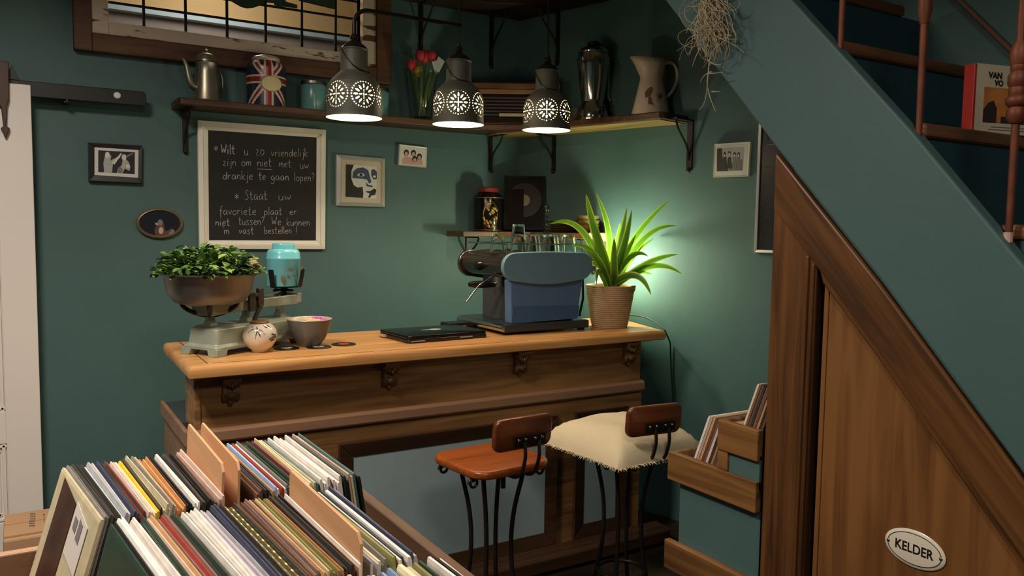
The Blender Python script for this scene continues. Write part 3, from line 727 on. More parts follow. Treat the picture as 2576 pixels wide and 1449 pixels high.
# black framed photograph
f = BK(.03); q = quad(f, [(222, 358), (358, 366), (357, 461), (223, 455)]); qi = quad(f, [(238, 370), (349, 377), (348, 447), (238, 440)])
t = thing('picture_frame', 'wide black frame with a small black-and-white photo of two guitarists', 'picture', cen(q))
a = MB(); frame_mb(a, q, qi, NB, -.028, .0, -.004); a.build('frame', mat('black_frame', rgb(34, 33, 33), .4), t, world=True, bevel=.002)
f2 = BK(.022); q2 = quad(f2, [(236, 368), (351, 375), (350, 449), (236, 442)]); q3 = quad(f2, [(247, 378), (339, 383), (339, 438), (247, 433)])
a = MB(); frame_mb(a, q2, q3, NB, -.006, .0015); a.build('mount', PWHITE, t, world=True)
a = MB(); pol(a, f2, [(247, 378), (339, 383), (339, 438), (247, 433)], 1, lift=0)
F = f2
pol(a, F, [(262, 434), (260, 410), (264, 392), (272, 386), (280, 392), (278, 404), (300, 392), (303, 396), (284, 412), (282, 434)], 3)
blob(a, F, 270, 390, 6, 8, 0, lift=.0006); pol(a, F, [(281, 410), (304, 385), (307, 387), (288, 414)], 0, lift=.0007)
pol(a, F, [(294, 435), (296, 424), (306, 416), (308, 404), (316, 400), (324, 408), (328, 420), (326, 430), (314, 424), (308, 436)], 3)
blob(a, F, 312, 396, 6, 8, 0, lift=.0006); blob(a, F, 302, 428, 7, 8, 2, lift=.0007); pol(a, F, [(318, 392), (334, 384), (335, 387), (320, 396)], 2)
blob(a, F, 322, 418, 5, 4, 0, lift=.0008)
a.build('photograph', PMATS, t, world=True, recalc=False)
# oval frame
oc = ay(403, 562, WY-.02); rx = (ay(463, 562, WY-.02).x-ay(344, 562, WY-.02).x)/2; rz = (ay(403, 523, WY-.02).z-ay(403, 601, WY-.02).z)/2
t = thing('oval_frame', 'small oval frame with a dark picture of a figure, below the black frame', 'picture', tuple(oc))
def ell(kx, d): return [(oc.x+(rx-kx)*math.cos(a), WY-d, oc.z+(rz-kx)*math.sin(a)) for a in [2*math.pi*i/48 for i in range(48)]]
a = MB(); a.loft([ell(.004, 0), ell(0, .004), ell(0, .012), ell(.004, .020), ell(.010, .022), ell(.014, .016), ell(.016, .012)], cap=False); a.build('frame', mat('aged_gilt', rgb(142, 120, 92), .4, .5, var=.2), t, world=True, smooth=50)
a = MB(); a.loft([ell(.014, .006), ell(.014, .013)]); a.build('backing', mat('oval_dark', rgb(28, 30, 40), .3), t, world=True)
f = BK(.0135); a = MB()
pol(a, f, [(392, 595), (388, 580), (394, 566), (398, 556), (404, 554), (411, 560), (414, 575), (418, 582), (432, 574), (436, 580), (424, 594), (408, 598)], 7, lift=0)
blob(a, f, 403, 560, 7, 8, 2, lift=.0005); pol(a, f, [(397, 562), (390, 560), (391, 565), (398, 567)], 3, lift=.0007); blob(a, f, 405, 580, 6, 9, 4, lift=.0006)
pol(a, f, [(424, 588), (434, 576), (440, 580), (430, 594)], 2, lift=.0006)
a.build('picture_print', PMATS, t, world=True, recalc=False)
# chalkboard
f = BK(.03); q = quad(f, [(497.5, 301.5), (820.8, 326), (819, 627.3), (502, 626.8)]); qm = quad(f, [(511, 316), (808, 338), (807, 616), (515, 615)]); qi = quad(f, [(525.2, 327), (798.2, 345.7), (796.5, 605.2), (527.7, 604.5)])
t = thing('chalkboard', 'framed chalkboard with a handwritten Dutch message, hung over the bar', 'chalkboard', cen(q))
a = MB(); frame_mb(a, q, qm, NB, -.03, -.004, .002); frame_mb(a, qm, qi, NB, -.03, -.003, -.012); a.build('frame', OFFW, t, world=True, bevel=.003)
fb_ = BK(.016); a = MB(); P = quad(fb_, [(522, 324), (801, 343), (799, 608), (524, 608)]); a.loft([P, [p_+Vector((0, .012, 0)) for p_ in P]]); a.build('board', mat('chalkboard_black', rgb(24, 23, 22), .75, var=.15, vscale=10), t, world=True)
GLY = {
 'a': (.55, [[(.45,.5),(.2,.55),(.03,.3),(.12,.03),(.35,.1),(.46,.5),(.46,.1),(.55,.02)]]), 'b': (.5, [[(.05,1),(.05,0),(.3,.02),(.46,.25),(.33,.52),(.05,.38)]]),
 'd': (.52, [[(.45,.45),(.2,.52),(.03,.25),(.18,0),(.42,.15),(.47,1),(.47,0)]]), 'e': (.48, [[(.05,.28),(.44,.32),(.36,.52),(.15,.5),(.03,.25),(.15,.02),(.44,.08)]]),
 'f': (.42, [[(.42,.95),(.28,1),(.2,.8),(.2,-.3)],[(.02,.5),(.4,.52)]]), 'g': (.5, [[(.45,.48),(.2,.54),(.03,.28),(.2,.02),(.44,.2),(.46,.5),(.44,-.25),(.2,-.4),(.02,-.25)]]),
 'i': (.2, [[(.08,.52),(.08,0)],[(.08,.72),(.1,.78)]]), 'j': (.26, [[(.2,.52),(.2,-.25),(.04,-.38)],[(.2,.72),(.22,.78)]]), 'k': (.45, [[(.05,1),(.05,0)],[(.4,.52),(.06,.22),(.42,0)]]),
 'l': (.2, [[(.08,1),(.08,0)]]), 'm': (.6, [[(.03,.52),(.03,0),(.05,.4),(.2,.54),(.28,.4),(.28,0),(.3,.4),(.44,.54),(.53,.4),(.53,0)]]), 'n': (.46, [[(.05,.52),(.05,0),(.07,.38),(.25,.54),(.39,.42),(.39,0)]]),
 'o': (.5, [[(.25,.54),(.05,.4),(.05,.12),(.25,0),(.44,.14),(.44,.42),(.25,.54)]]), 'p': (.5, [[(.05,.52),(.05,-.4),(.05,.4),(.28,.54),(.45,.3),(.3,.02),(.06,.1)]]), 'r': (.38, [[(.05,.52),(.05,0),(.06,.35),(.2,.52),(.35,.48)]]),
 's': (.44, [[(.4,.48),(.2,.55),(.06,.42),(.3,.22),(.38,.08),(.2,0),(.03,.06)]]), 't': (.42, [[(.15,.9),(.15,.08),(.25,0),(.38,.06)],[(0,.56),(.36,.58)]]), 'u': (.46, [[(.05,.52),(.06,.1),(.22,0),(.38,.12),(.4,.52),(.4,0)]]),
 'v': (.42, [[(.03,.52),(.2,0),(.38,.54)]]), 'w': (.58, [[(.03,.52),(.15,0),(.27,.4),(.4,0),(.52,.54)]]), 'z': (.44, [[(.03,.52),(.38,.54),(.03,0),(.4,.02)]]),
 'W': (.72, [[(.03,1),(.18,0),(.34,.7),(.5,0),(.66,1)]]), 'S': (.55, [[(.5,.9),(.28,1),(.08,.78),(.4,.45),(.48,.18),(.25,0),(.03,.1)]]),
 '?': (.45, [[(.03,.8),(.2,1),(.4,.8),(.2,.5),(.2,.25)],[(.2,.04),(.22,0)]]), '!': (.2, [[(.12,1),(.08,.25)],[(.06,.04),(.08,0)]]), '*': (.5, [[(.25,.75),(.25,.15)],[(.03,.6),(.47,.3)],[(.47,.6),(.03,.3)]]), "'": (.14, [[(.1,1),(.06,.75)]])}
WORDS = [('*',537,552,384,24,1),('Wilt',556,593,388,25,1.6),('u',614,626,391,26,1),('zo',643,667,391,28,1),('vriendelijk',682,776,394,22,1),
 ('zijn',560,596,417,21,1),('om',607,634,418,22,1),('niet',647,685,419,23,1),('met',702,734,421,22,1),('uw',754,779,425,22,1),
 ('drankje',560,638,452,23,1.1),('te',651,670,453,22,1.2),('gaan',681,728,454,22,1.3),('lopen?',740,793,456,22,1),
 ('*',590,603,505,24,1),('Staat',615,674,503,25,1),('uw',700,735,504,24,1),
 ('favoriete',551,646,541,23,1),('plaat',665,711,541,21,1),('er',728,748,541,20,1),
 ('niet',542,580,568,20,1.3),('tussen?',600,667,566,22,1),('We',683,709,567,22,1.1),('kunnen',721,781,568,20,1),
 ("'m",559,579,590,22,1.2),('vast',601,640,589,20,1.1),('bestellen',665,735,588,19,1),('!',742,752,590,21,1)]
fc = BK(.0172); a = MB()
for wd, x0, x1, yb, em, th in WORDS:
    tot = sum(GLY[c][0]+.08 for c in wd); kx = (x1-x0)/tot; cx_ = x0
    slope = .058*(1-(yb-330)/290)*.9
    for c in wd:
        wg, st_ = GLY[c]
        for pl_ in st_:
            pts = [fc(cx_+u*kx, yb-v*em+(cx_+u*kx-x0)*slope*.0) for u, v in pl_]
            P = []
            for i in range(len(pts)-1):
                P += [pts[i].lerp(pts[i+1], k/3) for k in range(3)]
            P.append(pts[-1]); sm = [P[0]]+[(P[i-1]+P[i]*2+P[i+1])/4 for i in range(1, len(P)-1)]+[P[-1]]
            a.tube(sm, .00125*th, 5)
        cx_ += (wg+.08)*kx
a.tube([fc(647, 425), fc(668, 426), fc(684, 426.5)], .0012, 5)
a.build('chalk_writing', mat('chalk', rgb(182, 178, 170), .9), t, world=True)
# silver framed face print
f = BK(.03); q = quad(f, [(848.5, 388), (971, 398.5), (970.5, 521), (848, 517.5)]); qi = quad(f, [(858, 398.5), (962, 407), (962, 511.5), (857, 508)])
t = thing('picture_frame', 'silver frame holding a pale face in blue and black, right of the chalkboard', 'picture', cen(q))
a = MB(); frame_mb(a, q, qi, NB, -.03, -.012, .0); a.build('frame', SILV, t, world=True, bevel=.0015)
f = BK(.022); q2 = quad(f, [(856, 397), (964, 406), (964, 513), (855, 510)]); a = MB(); a.loft([q2, [p_+Vector((0, .006, 0)) for p_ in q2]]); a.build('mount', mat('mount_beige', rgb(196, 184, 160), .6), t, world=True)
f = BK(.0225); a = MB(); pol(a, f, [(870, 413), (948, 419), (947, 500), (869, 495)], 0, lift=0)
pol(a, f, [(870, 413), (890, 414.5), (884, 430), (884, 450), (890, 466), (900, 472), (912, 470), (914, 486), (913, 498), (869, 495)], 1)
pol(a, f, [(886, 448), (888, 432), (898, 423), (914, 421), (926, 428), (930, 442), (934, 458), (929, 462), (923, 452), (914, 450), (900, 449)], 5, lift=.0006)
blob(a, f, 908, 440, 9, 4.5, 0, lift=.0009); blob(a, f, 908, 440, 4, 4, 1, lift=.0012)
pol(a, f, [(934, 428), (941, 425), (948, 432), (948, 450), (940, 452), (934, 442)], 5, lift=.0006); blob(a, f, 942, 444, 4, 3, 0, lift=.0009)
pol(a, f, [(921, 458), (926, 465), (938, 468), (936, 471), (922, 468)], 1, lift=.0006)
pol(a, f, [(918, 482), (932, 480), (942, 474), (947, 478), (944, 490), (934, 492), (930, 498), (926, 496), (930, 487)], 1, lift=.0006)
a.build('art_print', PMATS, t, world=True, recalc=False)
# small pink picture
f = BK(.02); q = quad(f, [(1005, 363), (1074.5, 371), (1072.5, 422.5), (1002.5, 416)]); qi = inset(q, .008)
t = thing('picture_frame', 'small pale frame with four dark-haired heads on pink, under the tulip vase', 'picture', cen(q))
a = MB(); frame_mb(a, q, qi, NB, -.018, .0, -.002); a.build('frame', SILV, t, world=True)
f = BK(.0185); a = MB(); pol(a, f, [(1006, 366), (1072, 373.5), (1070, 420), (1005, 413.5)], 0, lift=0); pol(a, f, [(1011, 402), (1020, 391), (1030, 396), (1040, 399), (1052, 396), (1062, 402), (1064, 416), (1012, 412)], 4)
for x, y in ((1022, 384), (1040, 385), (1055, 394), (1043, 400)):
    blob(a, f, x, y, 6.5, 8, 1, lift=.0007); blob(a, f, x, y+2.5, 3.8, 5, 4, lift=.001)
a.build('photograph', PMATS, t, world=True, recalc=False)
# band photograph on the right wall
f = RWF(.02); q = quad(f, [(1797, 362.5), (1887, 356.5), (1881.5, 443.5), (1793.5, 446)]); qi = quad(f, [(1801, 367), (1882, 361.5), (1877, 439), (1798, 441.5)])
t = thing('picture_frame', 'pale frame with a black-and-white group photo on the right-hand wall', 'picture', cen(q))
a = MB(); frame_mb(a, q, qi, NR, -.018, .0, -.002); a.build('frame', mat('pale_frame', rgb(214, 206, 188), .4), t, world=True)
f = RWF(.0185); a = MB(); pol(a, f, [(1800, 366), (1883, 360.5), (1878, 440), (1797, 442.5)], 0, n=NR, lift=0); pol(a, f, [(1806, 374), (1872, 370), (1868, 429), (1803, 431)], 3, n=NR)
pol(a, f, [(1804, 374), (1816, 373), (1818, 400), (1830, 418), (1832, 430.5), (1803, 431)], 6, n=NR, lift=.0006); pol(a, f, [(1832, 430), (1836, 412), (1850, 408), (1868, 400), (1868, 429)], 2, n=NR, lift=.0006)
for x in (1823, 1835, 1848, 1858):
    blob(a, f, x, 386+(x % 5), 3.4, 6, 1, n=NR, lift=.001); pol(a, f, [(x-6, 424), (x-4, 395), (x+4, 395), (x+7, 424)], 6 if x % 2 else 2, n=NR, lift=.0009); blob(a, f, x, 388+(x % 5), 2, 3.4, 0, n=NR, lift=.0013)
a.build('photograph', PMATS, t, world=True, recalc=False)
# tall framed board on the right wall
f = RWF(.03); zt_, zb2 = f(1911, 290).z+.12, f(1896, 635).z; s0 = (f(1896, 634)-CORN).dot(ER); s1_ = s0+.34
Q = [rw(s0, .03, zt_), rw(s1_, .03, zt_), rw(s1_, .03, zb2), rw(s0, .03, zb2)]
t = thing('framed_menu_board', 'tall silver-framed dark board on the right wall, partly behind the stair casing', 'framed board', cen(Q))
a = MB(); frame_mb(a, Q, inset(Q, .014), NR, -.03, .0, -.003); a.build('frame', SILV, t, world=True, bevel=.002)
Q2 = [rw(s0+.01, .018, zt_-.01), rw(s1_-.01, .018, zt_-.01), rw(s1_-.01, .018, zb2+.01), rw(s0+.01, .018, zb2+.01)]
a = MB(); a.loft([Q2, [p_-NR*.012 for p_ in Q2]]); a.build('board', mat('slate_board', rgb(44, 48, 54), .25), t, world=True)
f = RWF(.0185); CHD = mat('chalk_dim', rgb(92, 92, 94), .9)
for y in range(420, 560, 14):
    a = MB(); x0 = 1921-(y-400)*.01; a.tube([f(x0+2, y), f(x0+8, y+2), f(x0+11+(y % 5), y-1), f(x0+17, y+2)], .0016, 5); a.build('chalk_line', CHD, t, world=True)
a = MB(); a.tube([f(1929, 364), f(1966, 361)], .004, 5); a.build('chalk_rule', CHD, t, world=True)
for k in range(4): a = MB(); a.torus(f(1931+3*k % 7, 326+6*k), .012, .0018, 12, 5, axis='Y'); a.build('chalk_curl', CHD, t, world=True)

# ------------------------------------------------------------------ things on the counter
# balance scale
scx, scy, sca = .767, 3.278, math.radians(32)
sc_ = thing('kitchen_scale', 'old grey-green cast-iron balance scale with a large metal bowl, on the bar end', 'kitchen scale', (scx, scy, CT), sca)
CAST = mat('scale_grey_green', rgb(150, 156, 138), .4, .15, var=.12, vscale=20)
a = MB()
def rr_(w_, d_, z): return [(x, y, z) for x, y in rrect(w_, d_, .02, 4)]
a.loft([rr_(.48, .185, .022), rr_(.48, .185, .034), rr_(.455, .16, .042), rr_(.445, .15, .085), rr_(.44, .145, .098), rr_(.41, .12, .108)])
for sx_ in (-1, 1):
    for sy_ in (-1, 1):
        a.loft([[(sx_*x, sy_*y, z) for x, y in ((.185+k, .04+k), (.24+k*.3, .04+k), (.24+k*.3, .0925+k*.3), (.185+k, .0925+k*.3))] for z, k in ((0, .012), (.012, .006), (.028, 0))])
a.build('base', CAST, sc_, smooth=40, bevel=.002)
a = MB()
for sx_ in (-.185, .0, .19):
    a = MB(); a.loft([[(sx_+dx*k, dy*k, z) for dx, dy in ((-.018, -.02), (.018, -.02), (.018, .02), (-.018, .02))] for z, k in ((.10, 1.3), (.13, .7), (.165, .6))])
    a.build('pillar', CAST, sc_, bevel=.003)
a = MB()
for y in (-.045, .045):
    a.prism([(-.22, .150), (-.21, .186), (-.03, .196), (.0, .215), (.03, .196), (.24, .200), (.262, .165), (.24, .158), (.03, .160), (0, .150), (-.03, .158)], 'xz', y-.006, y+.006)
a.box(.240, .264, -.055, .055, .165, .205); a.box(-.223, -.205, -.055, .055, .15, .19)
a.box(-.02, .02, -.055, .055, .17, .19)
a.build('beam', CAST, sc_, bevel=.003)
a = MB(); a.obox((-.03, -.06, .19), .03, .012, .075); a.obox((.015, -.06, .205), .03, .014, .07); a.obox((-.01, -.062, .215), .07, .008, .014, Matrix.Rotation(-.1, 3, 'Y')); a.tube(bez([(.02, -.062, .17), (-.005, -.062, .15), (-.012, -.062, .125), (-.02, -.06, .11)], 8), .009, 8); a.build('pointer_guard', mat('scale_dark_iron', rgb(78, 68, 56), .45, .4), sc_, bevel=.002)
a = MB(); a.tube([(.19, 0, .10), (.19, 0, .20)], .006, 10); a.tube([(-.185, 0, .10), (-.185, 0, .19)], .006, 10); a.build('stay_rod', CAST, sc_, smooth=40)
a = MB()
for an in (45, 135, 225, 315):
    c_, s_2 = math.cos(math.radians(an)), math.sin(math.radians(an)); a.tube(bez([(-.185, 0, .145), (-.185+c_*.06, s_2*.06, .15), (-.185+c_*.11, s_2*.11, .18), (-.185+c_*.10, s_2*.10, .208)], 8), .008, 8)
a.build('bowl_yoke', BLACKM, sc_, smooth=50)
BWX = -.185
a = MB(); a.lathe([(.0005, .188), (.085, .188), (.125, .200), (.152, .235), (.163, .300), (.165, .302), (.190, .306), (.190, .309), (.161, .306), (.149, .238), (.122, .205), (.0005, .194)], 56, c=(BWX, 0, 0)); a.build('bowl', mat('bowl_metal', rgb(132, 131, 128), .46, .85, var=.25, vscale=6), sc_, smooth=40)
a = MB(); hx = .215
a.lathe([(.0005, .230), (.055, .230), (.055, .235), (.0005, .235)], 28, c=(hx, 0, 0)); a.tube([(hx, 0, .19), (hx, 0, .232)], .012, 10)
a.tube([(hx-.06, 0, .218), (hx+.02, 0, .222)], .005, 8); a.tube([(hx, -.05, .218), (hx, .05, .218)], .005, 8)
for an in (-150, -62, 10, 100):
    c_, s_2 = math.cos(math.radians(an-20)), math.sin(math.radians(an-20)); tx_ = Vector((-s_2, c_, 0))
    P = []
    for r, z in ((.03, .231), (.074, .231), (.078, .236), (.092, .305)):
        b_ = Vector((hx+c_*r, s_2*r, z)); P.append([b_-tx_*.012, b_+tx_*.012, b_+tx_*.012+Vector((c_*.004, s_2*.004, .003)), b_-tx_*.012+Vector((c_*.004, s_2*.004, .003))])
    a.loft(P)
a.build('prong_holder', BLACKM, sc_, smooth=30)
M_sc = MW[sc_.name]
bwc = M_sc @ Vector((BWX, 0, .22)); hdc = M_sc @ Vector((hx, 0, .2365))
# greens in the bowl
gp = thing('leafy_plant', 'dense low green leafy plant filling the scale bowl', 'plant', tuple(bwc))
LG = [mat('leaf_mid_green', rgb(98, 136, 58), .4), mat('leaf_dark_green', rgb(56, 86, 40), .45), mat('leaf_light_green', rgb(150, 178, 88), .38)]
a = MB(); rnd = random.Random(3)
for i in range(760):
    r = .185*math.sqrt(rnd.random()); an = rnd.random()*6.283
    h = .075+(.090*(1-(r/.2)**4)+.02)*rnd.uniform(.25, 1.0)+rnd.uniform(-.01, .012)
    if rnd.random() < .2: h = rnd.uniform(.08, .11); r = rnd.uniform(.15, .20)
    c = Vector((r*math.cos(an), r*math.sin(an), h))
    ln = rnd.uniform(.012, .024); d = Vector((math.cos(an+rnd.uniform(-1.2, 1.2)), math.sin(an+rnd.uniform(-1.2, 1.2)), rnd.uniform(-.5, .9))).normalized()
    s_2 = d.cross(Vector((rnd.uniform(-.4, .4), rnd.uniform(-.4, .4), 1))).normalized(); n = s_2.cross(d)
    P = [c-d*ln*.9, c-d*ln*.3+s_2*ln*.6+n*ln*.12, c+d*ln*.5+s_2*ln*.5+n*ln*.1, c+d*ln*1.0-n*ln*.2, c+d*ln*.5-s_2*ln*.5+n*ln*.1, c-d*ln*.3-s_2*ln*.6+n*ln*.12]
    a.add(P+[c], [(0, 1, 6), (1, 2, 6), (2, 3, 6), (3, 4, 6), (4, 5, 6), (5, 0, 6)], rnd.choice((0, 0, 1, 1, 2)))
a.build('foliage', LG, gp, recalc=False)
a = MB(); a.lathe([(.0005, -.01), (.10, -.01), (.135, .01), (.150, .07), (.13, .085), (.0005, .09)], 32); a.build('soil', mat('soil', rgb(40, 32, 24), .95, var=.3, vscale=40), gp, smooth=40)
a = MB()
for i in range(10):
    an = -.5+rnd.uniform(-.25, .25); r = rnd.uniform(.155, .188); c = Vector((r*math.cos(an), r*math.sin(an), .088+.05*rnd.random()))
    a.sphere(c, .012, .008, .006, 8, 6)
a.build('dry_leaf', mat('dry_leaf', rgb(176, 150, 110), .6), gp, smooth=60)
# turquoise tin
tt = thing('turquoise_tin', 'turquoise lidded tin with worn paint standing in the scale holder', 'tin', tuple(hdc), .2)
TQ = mat('turquoise_paint', rgb(116, 196, 204), .25, var=.05)
a = MB(); pr_ = []
for z, k in ((0, .97), (.003, 1), (.110, 1), (.112, 1.02), (.118, 1.02), (.120, 1), (.138, .98), (.150, .90), (.155, .75)): pr_.append([(x*k, y*k, z) for x, y in rrect(.128, .128, .050, 7)])
a.loft(pr_); a.build('tin_body', TQ, tt, smooth=40)
a = MB(); a.lathe([(.0005, .152), (.046, .152), (.046, .172), (.044, .177), (.038, .179), (.0005, .179)], 36); a.build('lid', TQ, tt, smooth=35)
a = MB()
for cx_, cz, sx_, sz in ((.0, .072, .018, .006), (.012, .05, .008, .010), (-.035, .03, .014, .022), (.046, .07, .010, .022), (-.01, .04, .008, .006), (.02, .085, .005, .004)):
    P = []
    for i in range(12):
        an = 6.283*i/12; k = rnd.uniform(.6, 1.15); P.append((cx_+sx_*k*math.cos(an), -.0664, cz+sz*k*math.sin(an)))
    a.poly(P)
a.build('worn_patch', mat('worn_tin_brown', rgb(112, 104, 84), .6, var=.4, vscale=60), tt)
# round vase
vc = az(653, 884, CT)
vs_ = thing('round_vase', 'small round cream vase with dark blue brushed sprigs, at the bar edge', 'vase', (vc.x, vc.y-.005, CT), 0)
a = MB(); a.lathe([(.0005, 0), (.030, 0), (.033, .004), (.031, .008), (.050, .022), (.063, .045), (.067, .066), (.062, .088), (.048, .105), (.036, .112)], 48); a.build('vase_body', mat('cream_glaze', rgb(222, 208, 186), .12, var=.03, coat=.3), vs_, smooth=60)
a = MB(); a.lathe([(.036, .111), (.036, .117), (.032, .120), (.0005, .121)], 32); a.build('wooden_lid', mat('vase_lid', rgb(140, 104, 66), .4, .3), vs_, smooth=40)
def vpt(u, z):
    P = [(.008, .031), (.022, .050), (.045, .063), (.066, .067), (.088, .062), (.105, .048), (.112, .036)]
    r = P[0][1]
    for (z0, r0_), (z1, r1_) in zip(P, P[1:]):
        if z0 <= z <= z1: r = r0_+(r1_-r0_)*(z-z0)/(z1-z0)
    an = math.radians(-115)+u/.06
    return ((r+.0006)*math.cos(an), (r+.0006)*math.sin(an), z)
a = MB()
for st_ in ([(-.03, .080), (-.022, .092), (-.010, .098), (0, .100)], [(0, .104), (.002, .09), (.0, .075), (-.004, .058)], [(.0, .098), (.012, .093), (.024, .085)], [(.002, .088), (.010, .078), (.014, .066)], [(.03, .108), (.034, .100), (.045, .098)], [(.05, .11), (.052, .102), (.06, .098)], [(.024, .078), (.030, .077)], [(-.02, .106), (-.024, .100)]):
    P = [Vector(vpt(u, z)) for u, z in st_]; a.tube(bez(P, 8) if len(P) > 2 else P, [.0008+.0016*math.sin(math.pi*i/8) for i in range(9)] if len(P) > 2 else .0012, 6)
for st_ in ([(.055, .075), (.065, .070), (.075, .068)], [(.045, .055), (.06, .062), (.078, .060)], [(.052, .048), (.066, .054)]):
    P = [Vector(vpt(u, z)) for u, z in st_]; a.tube(P, .003, 6)
a.build('brushed_sprigs', mat('cobalt_glaze', rgb(52, 54, 78), .2), vs_)
# bowl with treats
bc = az(780, 868, CT)
bw = thing('serving_bowl', 'dark grey ceramic bowl of pale and pink sweets on the bar', 'bowl', (bc.x-.008, bc.y-.02, CT))
a = MB(); a.lathe([(.0005, 0), (.040, 0), (.044, .006), (.062, .030), (.080, .070), (.090, .108), (.0905, .111)], 48); a.build('bowl_body', mat('bowl_grey_glaze', rgb(98, 97, 94), .35, var=.05), bw, smooth=50)
a = MB(); a.lathe([(.0905, .110), (.089, .113), (.086, .111), (.076, .070), (.058, .034), (.0005, .018)], 48); a.build('bowl_rim', mat('bowl_inner_glaze', rgb(196, 180, 152), .3), bw, smooth=60)
SWE = [mat('sweet_cream', rgb(214, 184, 132), .5), mat('sweet_pink', rgb(192, 96, 168), .4), mat('sweet_brown', rgb(112, 78, 46), .6)]
for i in range(34):
    an = rnd.random()*6.283; r = .068*math.sqrt(rnd.random()); x, y = r*math.cos(an), r*math.sin(an)
    m = 1 if x > .025 else (0 if x > -.02 else rnd.choice((2, 2, 0)))
    a = MB(); hgt = (.098 if x > -.02 else .085)+.010*rnd.random(); a.sphere((x, y, hgt), .011+.004*rnd.random(), .010, .009, 10, 7)
    o = a.build('sweet', SWE[m], None, smooth=60); o.location = bw.location
    tag(o, {0: 'cream sweet in the middle of the grey bowl', 1: 'pink sweet at the right side of the grey bowl', 2: 'brown sweet at the left side of the grey bowl'}[m], 'sweet', {0: 'cream sweets in the grey bowl', 1: 'pink sweets in the grey bowl', 2: 'brown sweets in the grey bowl'}[m])
a = MB(); a.lathe([(.0005, .078), (.074, .078), (.0755, .082), (.0005, .088)], 28); o = a.build('nut_filling', SWE[2], None, smooth=40); o.location = bw.location
tag(o, 'brown nut mix filling the grey bowl beneath the sweets', 'snack', kind='stuff')
# record coasters
VIN = mat('coaster_vinyl', rgb(20, 19, 19), .35)
def coaster(px, py, col_, label, rot):
    c = az(px, py, CT)
    t = thing('record_coaster', label, 'coaster', (c.x, c.y, CT+.0004), rot, 'record coasters on the bar')
    a = MB(); a.lathe([(.0005, 0), (.049, 0), (.050, .001), (.050, .002), (.049, .003), (.0005, .003)], 48); a.build('disc', VIN, t, smooth=40)
    a = MB(); a.lathe([(.006, .003), (.006, .0036), (.0225, .0036), (.0225, .003)], 32); a.build('centre_label', mat('label_'+col_[0], col_[1], .5), t)
    a = MB(); a.lathe([(.0005, .003), (.006, .003), (.006, .0034), (.0005, .0034)], 16); a.build('spindle_hole', mat('spindle_dark', rgb(60, 56, 50), .5), t)
coaster(721, 877, ('cream', rgb(206, 192, 160)), 'record coaster with cream label beside the round vase', .2)
coaster(802, 874, ('tan', rgb(178, 160, 132)), 'record coaster with tan label in front of the grey bowl', .5)
coaster(865, 867, ('red', rgb(178, 66, 44)), 'record coaster with red label, rightmost of the three', .9)
# laptop
t = thing('laptop', 'closed glossy black laptop lying on the bar', 'laptop', (1.575, 3.235, CT), math.radians(4))
GB = mat('gloss_black', rgb(10, 10, 11), .25, spec=.25)
a = MB(); a.slab(rrect(.40, .275, .012, 4, 0, 0), .002, .017, .004); a.build('laptop_base', mat('laptop_base', rgb(26, 26, 27), .3), t, smooth=40)
a = MB(); a.slab(rrect(.40, .275, .016, 4, 0, .002), .0175, .031, .005); a.build('laptop_lid', GB, t, smooth=40)
a = MB(); a.lathe([(.0005, .0311), (.022, .0311), (.022, .0315), (.0005, .0316)], 24, c=(.02, .02, 0), sx=1.3, sy=1.0); a.poly([(-.052, .018, .0314), (-.01, .014, .0314), (-.01, .03, .0314), (-.05, .026, .0314)]); a.build('lid_badge', mat('badge_silver', rgb(214, 210, 200), .3, .3), t)
for x_, z_ in ((.055, .009), (-.185, .006)):
    a = MB(); a.box(x_, x_+.065, -.1385, -.137, z_, z_+.005); a.build('edge_label', mat('label_grey', rgb(150, 150, 146), .4), t)
a = MB(); a.obox((-.205, .09, .010), .014, .05, .010); a.build('port_plug', mat('plug_beige', rgb(186, 160, 120), .5), t)
c = az(1133, 822, CT)
t = thing('small_device', 'small black box behind the laptop on the bar', 'box', (c.x+.0, 3.44, CT), .05)
a = MB(); a.box(-.075, .075, -.05, .05, 0, .034); a.build('housing', BLACK, t, bevel=.005); a = MB(); a.box(-.012, .012, -.0515, -.05, .012, .022); a.build('port', PGREY, t)
# espresso machine
EM = thing('espresso_machine', 'chrome and slate-blue espresso machine standing on the bar beside the potted plant', 'espresso machine', (2.13, 3.33, CT))
def pill(x0, x1, z0, z1, bow=0.0, n=10):
    r = (z1-z0)/2; out = []
    for i in range(n+1):
        a_ = math.pi/2+math.pi*i/n; out.append((x0+r+r*math.cos(a_), (z0+z1)/2+r*math.sin(a_)))
    for i in range(1, 8): out.append((x0+r+(x1-x0-2*r)*i/8, z0-bow*math.sin(math.pi*i/8)))
    for i in range(n+1):
        a_ = -math.pi/2+math.pi*i/n; out.append((x1-r+r*math.cos(a_), (z0+z1)/2+r*math.sin(a_)))
    for i in range(7, 0, -1): out.append((x0+r+(x1-x0-2*r)*i/8, z1+bow*.25*math.sin(math.pi*i/8)))
    return out
SL = mat('machine_slate_blue', rgb(104, 134, 148), .35, var=.03)
HCH = mat('machine_head_metal', rgb(120, 108, 98), .24, .95)
a = MB(); a.prism(pill(1.884, 2.36, 1.312, 1.425, .004), 'xz', 3.155, 3.56); a.build('head', HCH, EM, world=True, smooth=35)
a = MB(); a.prism(pill(1.872, 2.380, 1.297, 1.430, .018), 'xz', 3.130, 3.154); a.build('side_panel', SL, EM, world=True, smooth=35, bevel=.004)
a = MB(); a.prism(pill(1.872, 2.380, 1.297, 1.430, .018), 'xz', 3.561, 3.58); a.build('far_side_panel', HCH, EM, world=True, smooth=35, bevel=.004)
a = MB(); a.box(1.985, 2.32, 3.20, 3.52, 1.09, 1.32); a.build('body', mat('machine_body_grey', rgb(96, 92, 92), .35, .4), EM, world=True, bevel=.006)
